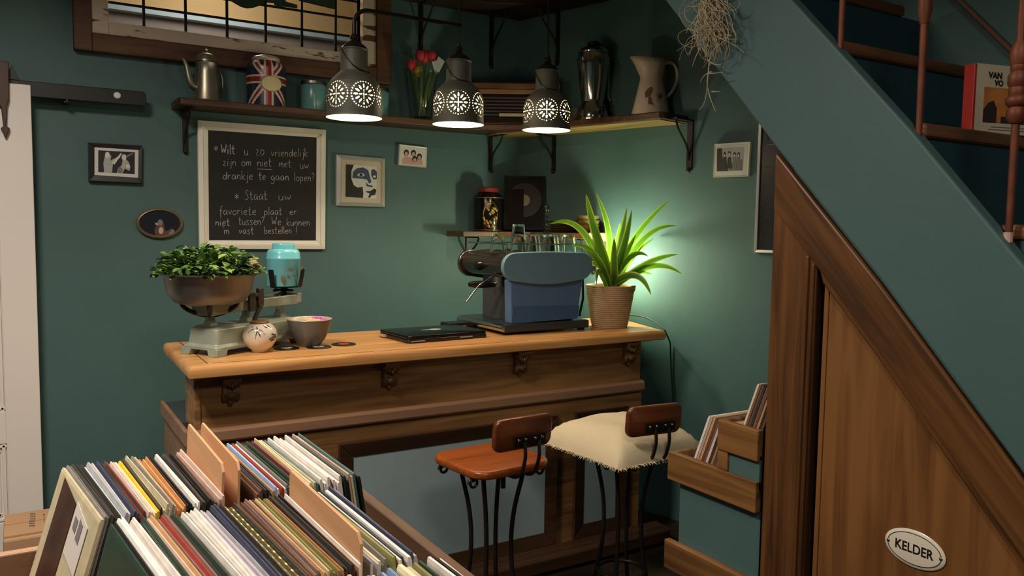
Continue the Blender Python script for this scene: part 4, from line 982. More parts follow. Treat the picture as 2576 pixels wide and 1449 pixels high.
WTK = mat('water_tank_blue', rgb(86, 112, 146), .14, spec=.6, coat=.3)
a = MB(); a.prism([(1.925, 1.100), (2.300, 1.108), (2.335, 1.30), (1.918, 1.305)], 'xz', 3.142, 3.20); a.build('water_tank', WTK, EM, world=True, bevel=.008)
a = MB(); a.prism([(1.928, 1.102), (2.302, 1.110), (2.312, 1.172), (1.932, 1.180)], 'xz', 3.139, 3.1425); a.build('tank_water', mat('tank_water', rgb(66, 94, 130), .15), EM, world=True)
a = MB(); a.tube([(2.352, 3.17, 1.30), (2.356, 3.17, 1.20), (2.335, 3.17, 1.115)], .006, 8); a.build('hose', BLACK, EM, world=True, smooth=50)
a = MB(); a.loft([[(x, y, z) for x, y in ((1.885+d, 3.13+d), (2.366-d, 3.13+d), (2.366-d, 3.57-d), (1.885+d, 3.57-d))] for z, d in ((1.062, .004), (1.066, 0), (1.096, 0), (1.101, .004))]); a.build('drip_tray', mat('machine_base_dark', rgb(58, 66, 72), .3, .4), EM, world=True, bevel=.003)
a = MB(); a.prism([(1.885, 1.064), (1.870, 1.072), (1.866, 1.084), (1.872, 1.096), (1.885, 1.100)], 'xz', 3.132, 3.568); a.build('tray_front', CHROME, EM, world=True, smooth=50)
a = MB()
for x in (1.91, 2.34):
    for y in (3.16, 3.54): a.lathe([(.018, 0), (.016, .014)], 16, c=(x, y, CT), cap=True)
a.build('rubber_feet', BLACK, EM, world=True)
a = MB(); a.tube([(1.96, 3.30, 1.31), (1.96, 3.30, 1.285)], .032, 20); a.tube([(1.96, 3.30, 1.285), (1.96, 3.30, 1.262)], .036, 20); a.build('group_head', CHROME, EM, world=True, smooth=40)
a = MB(); a.tube([(1.955, 3.30, 1.275), (1.92, 3.30, 1.272)], .009, 10); a.tube(bez([(1.93, 3.30, 1.272), (1.88, 3.30, 1.276), (1.79, 3.30, 1.276)], 10), [.011, .013, .015, .0165, .0175, .018, .018, .0175, .0165, .015, .010], 14); a.build('portafilter_handle', BLACK, EM, world=True, smooth=60)
wa = ay(1245, 700, 3.26); wb_ = ay(1205, 718, 3.24); wc_ = ay(1173, 760, 3.24)
a = MB(); a.tube([ay(1243, 690, 3.26), ay(1222, 706, 3.24), wb_], .004, 8); a.tube([wb_, wc_], [.004, .0035], 8); a.build('steam_wand', CHROME, EM, world=True, smooth=50)
kb = ay(1203, 668, 3.36)
a = MB(Matrix.Translation((1.884, 3.36, kb.z)) @ Matrix.Rotation(-math.pi/2, 4, 'Y')); a.lathe([(.022, -.004), (.024, .01), (.020, .026), (.0005, .028)], 20); a.build('steam_knob', BLACK, EM, world=True, smooth=40)
a = MB()
rp = [(1.915, 3.17), (2.345, 3.17), (2.345, 3.545), (1.915, 3.545)]
for i in range(4):
    p, q_ = rp[i], rp[(i+1) % 4]; a.tube([(p[0], p[1], 1.468), (q_[0], q_[1], 1.468)], .003, 8); a.tube([(p[0], p[1], 1.42 if p[0] > 2 or True else 0), (p[0], p[1], 1.468)], .003, 8)
a.build('cup_rail', CHROME, EM, world=True, smooth=50)
# glasses
GZ = 1.4285
def tumbler(x, y, z, label, group, r=.036, h=.085, src=[None]):
    if src[0] is None:
        t = thing('drinking_glass', label, 'glass', (x, y, z), 0, group)
        a = MB(); a.lathe([(r*1.03, 0), (r*.78, h), (.0005, h+.001), (.0005, h-.010), (r*.70, h-.012), (r*.94, 0)], 28); a.build('tumbler', GLASSM, t, smooth=35)
        src[0] = t; return t
    return dup(src[0], (x, y, z), random.random()*3, label, group)
g1 = ay(1231, 640, 3.27); g2 = ay(1276, 640, 3.20)
tumbler(1.925, 3.27, GZ, 'upturned clear glass alone at the left end of the machine top', 'glasses on the espresso machine')
tumbler(1.995, 3.20, GZ, 'upturned clear glass under a stacked one on the machine top', 'glasses on the espresso machine')
tumbler(1.995, 3.20, GZ+.047, 'clear glass stacked on top of another at the left of the machine', 'glasses on the espresso machine')
for i, (x, y) in enumerate(((2.10, 3.26), (2.165, 3.33), (2.175, 3.21), (2.235, 3.27), (2.245, 3.39), (2.295, 3.215), (2.305, 3.33))):
    tumbler(x, y, GZ, 'upturned clear glass in the crowded cluster at the right of the machine top', 'clustered glasses on the espresso machine')
# plant pot
PX, PY = 2.548, 3.20
dp_ = thing('potted_plant', 'dracaena with yellow-edged leaves in a woven rope pot at the bar end', 'potted plant', (PX, PY, CT))
ROPE = mat('woven_rope', rgb(176, 146, 108), .8, var=.1, vscale=30)
a = MB(); pr_ = []
for i in range(61):
    z = .205*i/60; r = .088+.036*(z/.205)**.8; pr_.append((r+.0016*math.sin(i*math.pi/1.5), z))
pr_ = [(.0005, .0)]+pr_+[(.126, .209), (.122, .212), (.118, .205), (.112, .16)]; a.lathe(pr_, 48); a.build('woven_pot', ROPE, dp_, smooth=60)
a = MB(); a.lathe([(.0005, .175), (.113, .170)], 30); a.build('soil', MATS['soil'], dp_)
a = MB(); a.obox((.055, -.112, .200), .028, .004, .03, Matrix.Rotation(.2, 3, 'X')); a.build('pot_tag', mat('pot_tag', rgb(150, 122, 80), .6), dp_)
LF = mat('dracaena_green', rgb(62, 96, 30), .4); LE = mat('dracaena_yellow_edge', rgb(176, 176, 60), .4)
for m in (LF, LE):
    nt = m.node_tree; b = nt.nodes['Principled BSDF']; tr_ = nt.nodes.new('ShaderNodeBsdfTranslucent'); tr_.inputs[0].default_value = (.22, .52, .03, 1) if m is LF else (.62, .70, .08, 1)
    mxs = nt.nodes.new('ShaderNodeMixShader'); mxs.inputs[0].default_value = .26; out_ = nt.nodes['Material Output']
    nt.links.new(b.outputs[0], mxs.inputs[1]); nt.links.new(tr_.outputs[0], mxs.inputs[2]); nt.links.new(mxs.outputs[0], out_.inputs[0])
lv = MB()
base = Vector((PX, PY, CT+.19))
def leaf(tip, mid, Yt, Ym, wd=.020, root=(0, 0, 0), m2=None):
    p0_ = base+Vector(root); pm = ay(mid[0], mid[1], Ym); pt = ay(tip[0], tip[1], Yt)
    P = [p0_, p0_.lerp(pm, .5)+Vector((0, 0, .02)), pm, pm.lerp(pt, .6)+(Vector((0, 0, .01)) if m2 is None else Vector(m2)), pt]
    L_ = bez(P, 18); rows = []
    for i, c in enumerate(L_):
        t_ = i/18; d = (L_[min(i+1, 18)]-L_[max(i-1, 0)]).normalized()
        v = (c-CAM).normalized(); s_3 = d.cross(v)
        if s_3.length < .1: s_3 = d.cross(Vector((0, 0, 1)))
        s_3.normalize(); up_ = Vector((0, 0, 1)); s_3 = (s_3+.3*d.cross(up_)).normalized(); n = s_3.cross(d)
        w_ = wd*(min(1, (t_*3.2+.35))*(1-t_**2.6)**.9)+.0006
        rows.append([c+s_3*w_*k-n*w_*.35*(1-abs(k)) for k in (-1, -.68, 0, .68, 1)])
    vs = [p for r in rows for p in r]
    for i in range(18):
        for k in range(4):
            lv.add([], []); 
    b0 = len(lv.v); lv.v += vs
    for i in range(18):
        for k in range(4):
            lv.f.append([b0+i*5+k, b0+i*5+k+1, b0+(i+1)*5+k+1, b0+(i+1)*5+k]); lv.m.append(1 if k in (0, 3) else 0)
LV = [((1474, 488), (1497, 600), 3.10, 3.15, .026), ((1498, 484), (1545, 590), 3.28, 3.25, .018), ((1577, 522), (1562, 610), 3.16, 3.18, .018), ((1590, 526), (1568, 640), 3.10, 3.12, .022), ((1686, 502), (1600, 580), 3.12, 3.16, .017), ((1702, 568), (1620, 572), 3.05, 3.14, .017),
      ((1383, 563), (1470, 545), 3.08, 3.14, .018), ((1440, 620), (1490, 615), 3.04, 3.12, .018), ((1716, 690), (1650, 650), 3.0, 3.10, .017), ((1638, 742), (1605, 670), 2.99, 3.06, .020), ((1706, 640), (1630, 655), 3.04, 3.12, .018), ((1630, 645), (1590, 625), 3.04, 3.12, .016),
      ((1560, 560), (1548, 640), 3.25, 3.22, .018), ((1620, 615), (1580, 660), 3.24, 3.22, .016), ((1500, 720), (1502, 660), 3.10, 3.15, .014), ((1462, 690), (1500, 640), 3.16, 3.18, .014), ((1510, 590), (1525, 660), 3.2, 3.2, .018), ((1645, 600), (1590, 640), 3.26, 3.24, .013),
      ((1545, 600), (1545, 660), 3.08, 3.12, .020), ((1600, 590), (1560, 670), 3.15, 3.18, .020), ((1490, 560), (1515, 640), 3.22, 3.2, .018), ((1640, 690), (1590, 680), 3.12, 3.14, .016), ((1580, 560), (1562, 640), 3.2, 3.2, .017)]
for i, (tp_, md_, yt, ym, wd) in enumerate(LV): leaf(tp_, md_, yt, ym, wd, (.02*math.cos(i*2.4), .02*math.sin(i*2.4), 0))
lv.build('foliage', [LF, LE], dp_, world=True, smooth=60, recalc=False)
a = MB(); a.tube([base-Vector((0, 0, .03)), base+Vector((.002, 0, .08))], [.014, .008], 10); a.build('stem', LF, dp_, world=True, smooth=60)
# table lamp behind plant
lc = (2.672, 3.385)
tl = thing('table_lamp', 'small glowing glass table lamp with cream foot, behind the potted plant', 'lamp', (lc[0], lc[1], CT))
CRM = mat('lamp_cream', rgb(206, 186, 130), .45)
a = MB(); a.lathe([(.0005, 0), (.058, 0), (.060, .012), (.045, .022), (.018, .035), (.014, .09), (.03, .105), (.036, .12), (.0005, .121)], 32); a.build('lamp_base', CRM, tl, smooth=40)
a = MB(); a.lathe([(.034, .121), (.058, .145), (.066, .185), (.058, .235), (.040, .262), (.028, .272)], 36); a.build('glass_globe', mat('globe_glow', rgb(255, 250, 225), .3, emit=rgb(242, 255, 208), estr=24.0), tl, smooth=60)
a = MB(); a.lathe([(.026, .268), (.032, .272), (.032, .280), (.026, .284)], 28); a.build('globe_collar', CRM, tl, smooth=40)
a = MB(); a.sphere((0, 0, .288), .020, .020, .026, 16, 10); a.build('bulb', mat('bare_bulb_glow', rgb(255, 252, 228), .3, emit=rgb(246, 255, 214), estr=40.0), tl, smooth=80)
pl2 = light('table_lamp_light', 'POINT', (-.015, -.015, .335), 11.5, (.90, 1, .70), .03); pl2.parent = tl
cdm = thing('power_cable', 'thin dark cable running over the bar end and down the right wall', 'cable', (2.85, 3.3, CT))
a = MB(); cp1 = ay(1600, 795, 3.36)
cpts = [(lc[0]+.05, lc[1], CT+.012), (2.79, 3.36, CT+.045), (2.835, 3.25, CT+.045)]
cpts2 = [tuple(ay(1650, 808, 3.16)), tuple(ay(1672, 830, 3.08)), tuple(ar(1686, 862, .012)), tuple(ar(1688, 930, .008)), tuple(ar(1693, 1000, .008)), tuple(ar(1696, 1120, .008))]
a.tube(bez(cpts+cpts2[:2], 16)+[Vector(v) for v in cpts2[2:]], .0042, 8); a.build('cable_run', mat('cord_dark', rgb(44, 46, 40), .5), cdm, world=True, smooth=60)
# ------------------------------------------------------------------ things on the corner shelf
bz = KZ1
p = base_at(1231, 4.14, bz)
t = thing('ornate_tin', 'black tin with gold ornament and red lid at the left of the corner shelf', 'tin', p, -.2)
GOLD = mat('worn_gold', rgb(150, 112, 58), .35, .7, var=.3, vscale=60)
a = MB(); a.lathe([(.0005, 0), (.082, 0), (.085, .006), (.085, .195), (.080, .205), (.064, .222), (.058, .228), (.0005, .228)], 40); a.build('tin_body', mat('tin_black', rgb(22, 20, 18), .18, .3), t, smooth=35)
a = MB(); a.lathe([(.056, .228), (.060, .231), (.060, .252), (.055, .257), (.0005, .258)], 36); a.build('lid', mat('tin_red', rgb(120, 34, 26), .35), t, smooth=35)
a = MB(); a.torus((0, 0, .196), .0855, .0025, 40, 6); a.torus((0, 0, .008), .0855, .0025, 40, 6); a.build('gold_band', GOLD, t, smooth=60)
a = MB()
for i in range(26):
    u = rnd.uniform(-.04, .04); z = rnd.uniform(.03, .165)
    if (u/.045)**2+((z-.095)/.075)**2 > 1: continue
    an = -math.pi/2-.15+u/.085; a.sphere((.0855*math.cos(an), .0855*math.sin(an), z), .009, .0035, .010, 8, 6)
an0 = -math.pi/2-.15; a.tube([(.0865*math.cos(an0+.5*math.cos(k)), .0865*math.sin(an0+.5*math.cos(k)), .095+.075*math.sin(k)) for k in [6.283*i/28 for i in range(29)]], .003, 6); a.build('gold_ornament', GOLD, t, smooth=60)
# record in a frame
t = thing('framed_record', 'black framed vinyl record leaning in the corner on the small shelf', 'framed record', (2.575, 4.07, bz), math.radians(-33))
M_t = Matrix.Rotation(math.radians(-6), 4, 'X')
a = MB(M_t); W2, H2 = .122, .335
q = [Vector((-W2, 0, H2)), Vector((W2, 0, H2)), Vector((W2, 0, 0.012)), Vector((-W2, 0, 0.012))]
frame_mb(a, q, inset(q, .013), (0, -1, 0), -.02, .008, .006); a.build('frame', mat('frame_matt_black', rgb(18, 17, 17), .7, spec=.2), t)
a = MB(M_t); a.box(-W2+.01, W2-.01, .004, .012, .02, H2-.01); a.build('backing', mat('record_back', rgb(26, 24, 23), .8, spec=.15), t)
MR = M_t @ Matrix.Translation((.0, .004, .19)) @ Matrix.Rotation(math.pi/2, 4, 'X')
a = MB(MR)
a.lathe([(.032, 0), (.032, .002)]+[(.034+.004*k, .002+.0006*(k % 2)) for k in range(18)]+[(.105, 0)], 56); a.build('vinyl', mat('vinyl_black', rgb(40, 38, 36), .6, spec=.25), t, smooth=20)
a = MB(MR); a.lathe([(.0005, .0015), (.034, .0015), (.034, .003), (.0005, .003)], 32); a.build('record_label', mat('record_label', rgb(120, 104, 78), .5), t)
a = MB(M_t); a.box(-W2+.013, -.004, -.004, .003, .022, .255); a.build('record_sleeve', mat('sleeve_dark', rgb(26, 20, 18), .8, spec=.15), t)
# plates and bowls on the right part
def on_ks(px, off): q = ar(px, 590, off); return tuple(rw((q-CORN).dot(ER), off, bz))
OLV = mat('olive_stoneware', rgb(96, 80, 40), .3, var=.1); OLD = mat('dark_stoneware', rgb(62, 52, 34), .35, var=.1)
def stack(px, n, dz, label, cat, name, prof, m, off=.10, z0=0.0, group=None):
    x, y, z = on_ks(px, off)
    for i in range(n):
        a = MB(); a.lathe(prof, 40); o = a.build(name, m, None, smooth=40); o.location = (x+.002*(i % 2), y, z+z0+i*dz+.0004)
        tag(o, label, cat, group)
stack(1412, 7, .0098, 'plate in the dark stoneware stack on the corner shelf', 'plate', 'stoneware_plate', [(.0005, 0), (.058, 0), (.062, .003), (.088, .0082), (.089, .0092), (.087, .0096), (.062, .0055), (.0005, .0045)], OLV, group='stacked stoneware plates')
stack(1478, 3, .026, 'olive stoneware bowl stacked behind the plant leaves', 'bowl', 'stoneware_bowl', [(.0005, 0), (.032, 0), (.036, .004), (.058, .020), (.064, .044), (.062, .045), (.055, .024), (.032, .008), (.0005, .007)], OLV, off=.10, group='stacked stoneware bowls')
x, y, z = on_ks(1383, .185)
t = thing('glass_candlestick', 'slender cut-glass candlestick in front of the plate stack', 'candlestick', (x-.02, y, z))
a = MB(); a.lathe([(.0005, 0), (.030, 0), (.030, .006), (.012, .012), (.008, .02)]+[(.007+.006*(k % 2), .024+.012*k) for k in range(9)]+[(.016, .135), (.012, .15), (.0005, .15)], 16); a.build('glass_stem', GLASSM, t, smooth=30)
# ------------------------------------------------------------------ bar stools
def make_stool(label, loc, rz):
    t = thing('bar_stool', label, 'bar stool', loc, rz)
    a = MB(); pts = rrect(.355, .325, .075, 6); pts = [(x*(1-.06*(y < 0)), y) for x, y in pts]
    a.slab(pts, .688, .718, .012, steps=4); a.build('seat', SEATW, t, smooth=50)
    a = MB(); R = []
    for k in range(13):
        y = -.012+.024*k/12
        e = .010*(1-math.sqrt(max(0, 1-((k-6)/6)**2)))
        R.append([(x*(1-e*6), -.185+y+.10*x*x-.0+((z)*-.10), .845+z*(1-e*6)) for x, z in rrect(.245, .115, .030, 5)])
    a.loft(R); a.build('backrest', BACKW, t, smooth=50)
    yb = -.199
    a = MB(); a.obox((.02, yb-.002, .822), .135, .005, .036, Matrix.Rotation(.1, 3, 'X')); a.build('back_plate', IRON, t, bevel=.002)
    for x in (-.03, .0, .04, .07):
        a = MB(); a.sphere((x, yb-.006, .825), .006, .004, .006, 10, 6); a.build('rivet', CHROME, t, smooth=60)
    for x in (-.005, .055):
        a = MB(); a.tube(bez([(x, yb-.006, .815), (x, yb-.010, .77), (x+.004, yb-.02, .745), (x+.006, yb+.03, .735), (x, yb-.015, .70), (x, yb+.02, .672), (x, -.10, .676)], 20), .0065, 8); a.build('back_support', IRON, t, smooth=60)
    for sx_ in (-1, 1):
        for sy_ in (-1, 1):
            a = MB(); a.tube(bez([(sx_*.088, sy_*.075, .690), (sx_*.085, sy_*.075, .60), (sx_*.045, sy_*.042, .54), (sx_*.03, sy_*.03, .34), (sx_*.07, sy_*.065, .15), (sx_*.12, sy_*.11, .006)], 24), .0085, 8); a.build('leg', IRON, t, smooth=60)
    a = MB()
    for sx_, sy_ in ((-1, -1), (1, -1), (-1, 1), (1, 1)):
        c = (sx_*.145, sy_*.10, .668)
        a.tube([(c[0]+.020*(1-.55*k/20)*math.cos(k*.42)*sx_, c[1], c[2]+.020*(1-.55*k/20)*math.sin(k*.42)) for k in range(21)], .005, 6)
    a.box(-.12, .12, -.098, -.088, .680, .689); a.box(-.12, .12, .088, .098, .680, .689)
    a.tube([(.0, -.09, .684), (.09, .0, .66), (.06, .09, .684)], .006, 6); a.tube([(-.02, -.10, .69), (-.02, -.10, .63)], .009, 8)
    a.build('seat_iron', IRON, t, smooth=60)
    a = MB(); a.torus((0, 0, .20), .092, .008, 40, 8); a.build('foot_ring', IRON, t, smooth=60)
    return t
make_stool('bar stool with bare reddish wooden seat and iron legs, standing at the bar', (1.445, 2.475, 0), math.radians(4))
make_stool('bar stool at the bar hidden under a cream cushion, with dark wooden backrest', (2.0, 2.40, 0), math.radians(-5))
cu = thing('seat_cushion', 'cream fringed cushion lying on the farther bar stool', 'cushion', (2.025, 2.445, .718), math.radians(4))
CU = mat('cushion_linen', rgb(214, 196, 160), .85, var=.04, bump=.15, bscale=300)
a = MB(); N_ = 22; top = []; bot = []
for j in range(N_+1):
    for i in range(N_+1):
        u, v = i/N_*2-1, j/N_*2-1
        k = 1-.05*(1-abs(u)**2)*(abs(v)**6)-.05*(1-abs(v)**2)*(abs(u)**6)
        e = (1-u**4)*(1-v**4); hgt = .052*e**.55
        x, y = u*.232*(1-.05*(1-u*u if abs(v) == 1 else 0)), v*.232
        x *= 1-.015*(1-v*v); y *= 1-.015*(1-u*u)
        dr = -.054*max(abs(u), abs(v))**4
        top.append((x, y, .026+hgt+dr+.004*math.sin(7*u+3*v)*e)); bot.append((x, y, .022+dr-.020*e**.5))
fs = []; W1 = N_+1
for j in range(N_):
    for i in range(N_):
        k = j*W1+i; fs.append((k, k+1, k+W1+1, k+W1))
a.add(top, fs); a.add(bot, [f[::-1] for f in fs])
edge = [i for i in range(W1)]+[j*W1+N_ for j in range(1, W1)]+[N_*W1+i for i in range(N_-1, -1, -1)]+[j*W1 for j in range(N_-1, 0, -1)]
for i in range(len(edge)):
    p, q_ = edge[i], edge[(i+1) % len(edge)]; a.f.append([p, q_, q_+W1*W1, p+W1*W1]); a.m.append(0)
a.build('cover', CU, cu, smooth=60)
a = MB()
for i in range(len(edge)):
    p, q_ = Vector(top[edge[i]]), Vector(top[edge[(i+1) % len(edge)]])
    for k in range(6):
        c = p.lerp(q_, k/6)-Vector((0, 0, .003)); o = Vector((c.x, c.y, 0)).normalized(); o = Matrix.Rotation(rnd.uniform(-.5, .5), 3, 'Z') @ o
        a.tube([c-o*.004, c+o*rnd.uniform(.008, .018)+Vector((0, 0, rnd.uniform(-.010, .006)))], [.0022, .0008], 4)
a.build('fringe', CU, cu)

# ------------------------------------------------------------------ record crate in the foreground
cr_ = thing('record_crate', 'large wooden record crate full of sleeves in the foreground', 'record crate', (0, 1.2, 0))
CX0, CX1, CY0, CY1, CB = -.62, .60, .52, 1.70, .79
a = MB(); a.box(CX0, CX1, CY0, CY1, CB-.02, CB-.004); a.build('bottom_board', CRATEW, cr_, world=True)
a = MB(); a.box(CX1-.022, CX1, CY0, CY1, CB-.004, 1.0); a.build('side_board', CRATEW, cr_, world=True, bevel=.003)
a = MB(); a.box(CX0, CX0+.022, CY0, CY1, CB-.004, .97); a.build('side_board', CRATEW, cr_, world=True, bevel=.003)
zb_k = ay(45, 1390, CY1-.02).z
a = MB(); a.box(CX0+.022, CX1-.022, CY1-.022, CY1, CB-.004, zb_k); a.build('back_board', CRATEX, cr_, world=True, bevel=.003)
a = MB(); a.box(CX0+.022, CX1-.022, CY0, CY0+.022, CB-.004, .93); a.build('front_board', CRATEX, cr_, world=True, bevel=.003)
for y in (1.262, .925):
    a = MB(); a.box(CX0+.022, CX1-.022, y-.004, y+.004, CB-.004, .90); a.build('row_partition', CRATEX, cr_, world=True)
for x in (CX0+.05, CX1-.05):
    for y in (CY0+.05, CY1-.05):
        a = MB(); a.box(x-.03, x+.03, y-.03, y+.03, 0, CB-.02); a.build('leg', CRATEW, cr_, world=True, bevel=.003)
a = MB(); a.box(CX0+.03, CX1-.03, CY0+.03, CY0+.05, CB-.12, CB-.02); a.box(CX0+.03, CX1-.03, CY1-.05, CY1-.03, CB-.12, CB-.02); a.build('apron', CRATEW, cr_, world=True)

SC = {'cream': (226, 212, 172), 'white': (232, 224, 214), 'black': (34, 32, 32), 'charcoal': (60, 56, 52), 'grey': (128, 122, 116), 'silver-grey': (168, 170, 172), 'navy': (54, 60, 82), 'brown': (104, 72, 56), 'red': (172, 62, 50), 'yellow': (222, 184, 40), 'orange': (196, 132, 80),
      'tan': (190, 148, 100), 'pink': (216, 186, 168), 'sky-blue': (140, 168, 206), 'bottle-green': (46, 66, 52), 'teal': (84, 116, 110), 'olive': (140, 134, 84), 'maroon': (112, 52, 52), 'lilac': (178, 168, 176), 'sand': (206, 182, 138), 'gold': (132, 118, 70), 'mauve-brown': (136, 106, 96)}
SM = {}; MESHES = {}
def sleeve_mesh(col_, th, ln, hgt, hue=0):
    key = (col_, round(th*1e4), round(ln*1e3), round(hgt*1e3), hue)
    if key in MESHES: return MESHES[key]
    k = (1, .88, 1.08)[hue]
    c = tuple(min(255, v*k) for v in SC[col_]); nm = 'sleeve_'+col_.replace('-', '_')+'_'+str(hue)
    m = mat(nm, rgb(*c), .38, var=.10, vscale=34)
    b = MB(); h2 = th/2
    # slightly bulged card sleeve with an open, thinner top edge
    R = []
    for z, kx, ky in ((0, .7, .996), (.006, 1, 1), (hgt*.5, 1.0, 1), (hgt-.006, 1, 1), (hgt, .62, .997)):
        R.append([(sx*h2*kx, sy*ln/2*ky, z) for sx, sy in ((-1, -1), (1, -1), (1, 1), (-1, 1))])
    b.loft(R); o = b.build('tmp', m); me = o.data; bpy.data.objects.remove(o); me.name = nm; MESHES[key] = me
    return me
ORD = ['first', 'second', 'third', 'fourth', 'fifth', 'sixth', 'seventh', 'eighth', 'ninth', 'tenth', 'eleventh', 'twelfth', 'thirteenth', 'fourteenth', 'fifteenth', 'sixteenth', 'seventeenth', 'eighteenth', 'nineteenth', 'twentieth']
def ordn(n):
    if n <= 20: return ORD[n-1]
    if n % 10 == 0: return {30: 'thirtieth', 40: 'fortieth', 50: 'fiftieth'}[n]
    return {2: 'twenty', 3: 'thirty', 4: 'forty', 5: 'fifty'}[n//10]+'-'+ORD[n % 10-1]
def sleeve(col_, xt, yc, zt, tilt, th, label, group, hue=0, ln=.313, hgt=.315, yaw=0.0):
    me = sleeve_mesh(col_, th, ln, hgt, hue)
    o = bpy.data.objects.new('record_sleeve', me); COL.objects.link(o)
    o.rotation_euler = (0, tilt, yaw)
    o.location = (xt-hgt*math.sin(tilt), yc, zt-hgt*math.cos(tilt))
    return tag(o, label, 'record sleeve', group)
def row(cols, x0, x1, ynear, ynear1, z, t0, t1, where, group, start=0, ntot=None, yw0=.03, yw1=.02):
    ws_ = [w_ for _, w_ in cols]; tot = sum(ws_); x = x0; n = len(cols); ntot = ntot or n
    for i, (c, w_) in enumerate(cols):
        dx = (x1-x0)*w_/tot; k = (x+dx/2-x0)/(x1-x0); tl_ = t0+(t1-t0)*k
        yn = ynear+(ynear1-ynear)*k+rnd.uniform(-.006, .006)
        lf = cols[i-1][0] if i else None; rt = cols[i+1][0] if i < n-1 else None
        lab = f'{c} record sleeve, {ordn(i+1)} from the left {where}'
        sleeve(c, x+dx/2, yn+.157, z+rnd.uniform(-.006, .005), tl_, max(.0022, dx*.80), lab, group, hue=rnd.choice((0, 0, 1, 2)), yaw=yw0+(yw1-yw0)*k+rnd.uniform(-.010, .010))
        x += dx
def cl(s):
    out = []
    for tkn in s.split():
        if '*' in tkn: c, n_ = tkn.split('*')
        else: c, n_ = tkn, '1'
        w_ = 1.0
        if '/' in c: c, w_ = c.split('/'); w_ = float(w_)
        out += [(c, w_)]*int(n_)
    return out
ROW1A = cl('cream/1.8 grey*2 charcoal*2 black charcoal silver-grey/1.5*2 white navy*2 charcoal maroon brown red white/1.1 pink cream yellow/1.6 charcoal/1.2 cream*3 grey sand orange*2 tan orange black*3 white*2 charcoal*3 black*2 charcoal/.9*2 brown pink/1.3*2')
ROW1B = cl('brown/1.2*2 charcoal*2 black tan/1.2 sky-blue white red/1.2 white grey charcoal cream bottle-green*2 charcoal maroon sand pink cream*2 teal charcoal white/1.3*3 brown white/1.2*3 bottle-green/1.2 black pink/1.2 cream teal black/1.3')
ROW2A = cl('bottle-green/1.3 black white/1.2*6 bottle-green pink*2 tan mauve-brown*2 red/.8 mauve-brown*2 charcoal bottle-green*2 charcoal white/1.1*4 lilac/1.2*3 silver-grey navy*2 gold/1.3 charcoal gold/1.3 charcoal gold/1.3 charcoal brown*2 mauve-brown*2 tan brown sand olive*2 gold/1.2 orange charcoal*3 black orange white')
ROW2B = cl('white*2 cream grey*2 olive charcoal cream navy/1.3 white/1.6 navy lilac/1.4')
ROW3 = cl('white*2 charcoal sky-blue*2 charcoal cream/1.6*2 olive bottle-green grey white black white')
row(ROW1A, .072, .262, 1.276, 1.298, 1.113, math.radians(17), math.radians(3), 'in the back bin before its dividers', 'sleeves in the back bin, left of the dividers', yw0=.112, yw1=.04)
row(ROW1B, .310, .494, 1.298, 1.312, 1.113, math.radians(1), math.radians(-9), 'in the back bin beyond the dividers', 'sleeves in the back bin, right of the dividers')
row(ROW2A, .116, .356, .936, .943, 1.116, math.radians(15), math.radians(2), 'in the middle bin before its divider', 'sleeves in the middle bin, left of its divider', yw0=.112, yw1=.03)
row(ROW2B, .368, .440, .943, .945, 1.116, math.radians(1), math.radians(-5), 'in the middle bin beyond its divider', 'sleeves in the middle bin, right of its divider')
row(ROW3, .362, .470, .612, .612, 1.112, math.radians(6), math.radians(-4), 'in the nearest bin at the picture edge', 'sleeves in the nearest bin')
# the two covers that show: cream sleeve with a photo panel, dark green one with a red mark
def cover_parts(o, th, items):
    for nm, pts, m in items:
        b = MB(); P = [Vector((-th/2-.0005, y, z)) for y, z in pts]; b.loft([P, [p-Vector((.0006, 0, 0)) for p in P]])
        c = b.build(nm, m, None); c.parent = o
first = [o for o in bpy.data.objects if o.get('label', '').startswith('cream record sleeve, first from the left in the back bin before')][0]
first['label'] = 'cream record sleeve with dark brown cover photo, leaning foremost in the back bin'
th0 = .0058
cover_parts(first, th0+.001, [('cover_photo', [(-.006, .10), (.110, .06), (.110, .309), (-.006, .297)], mat('cover_photo_brown', rgb(74, 44, 32), .4, var=.55, vscale=9)), ('photo_corner', [(-.006, .0), (.110, .0), (.110, .06), (-.006, .10)], mat('cover_photo_red', rgb(132, 74, 58), .45, var=.15)),
    ('price_sticker', [(-.11, .214), (-.015, .222), (-.015, .302), (-.11, .288)], mat('sticker_white', rgb(212, 202, 196), .6))])
cover_parts(first, th0+.0025, [('sticker_print', [(-.052, .262), (-.030, .264), (-.030, .284), (-.052, .282)], PGREY), ('sticker_print', [(-.085, .255), (-.062, .257), (-.062, .288), (-.085, .284)], PGREY)])
f2_ = [o for o in bpy.data.objects if o.get('label', '').startswith('bottle-green record sleeve, first from the left in the middle bin before')][0]
f2_['label'] = 'dark green record sleeve with a red mark, leaning foremost in the middle bin'
cover_parts(f2_, .006, [('red_mark', [(.088, .185), (.012, .205), (.080, .262)], mat('cover_red', rgb(150, 52, 56), .5, var=.2, vscale=30))])
# gold dots on the striped boxed sleeves
gi = [o for o in bpy.data.objects if o.get('label', '').startswith('gold record sleeve') and 'middle bin' in o['label']]
DOTM = mat('dot_pale_yellow', rgb(236, 220, 140), .4); 
for o in gi[:3]:
    o['label'] = o['label'].replace('gold record sleeve', 'gold dotted record sleeve')
    b = MB()
    for k in range(13): b.sphere((0, -.14+.0233*k, .3145), .0016, .0055, .0012, 8, 6)
    c = b.build('dot_pattern', DOTM, None, smooth=60); c.parent = o
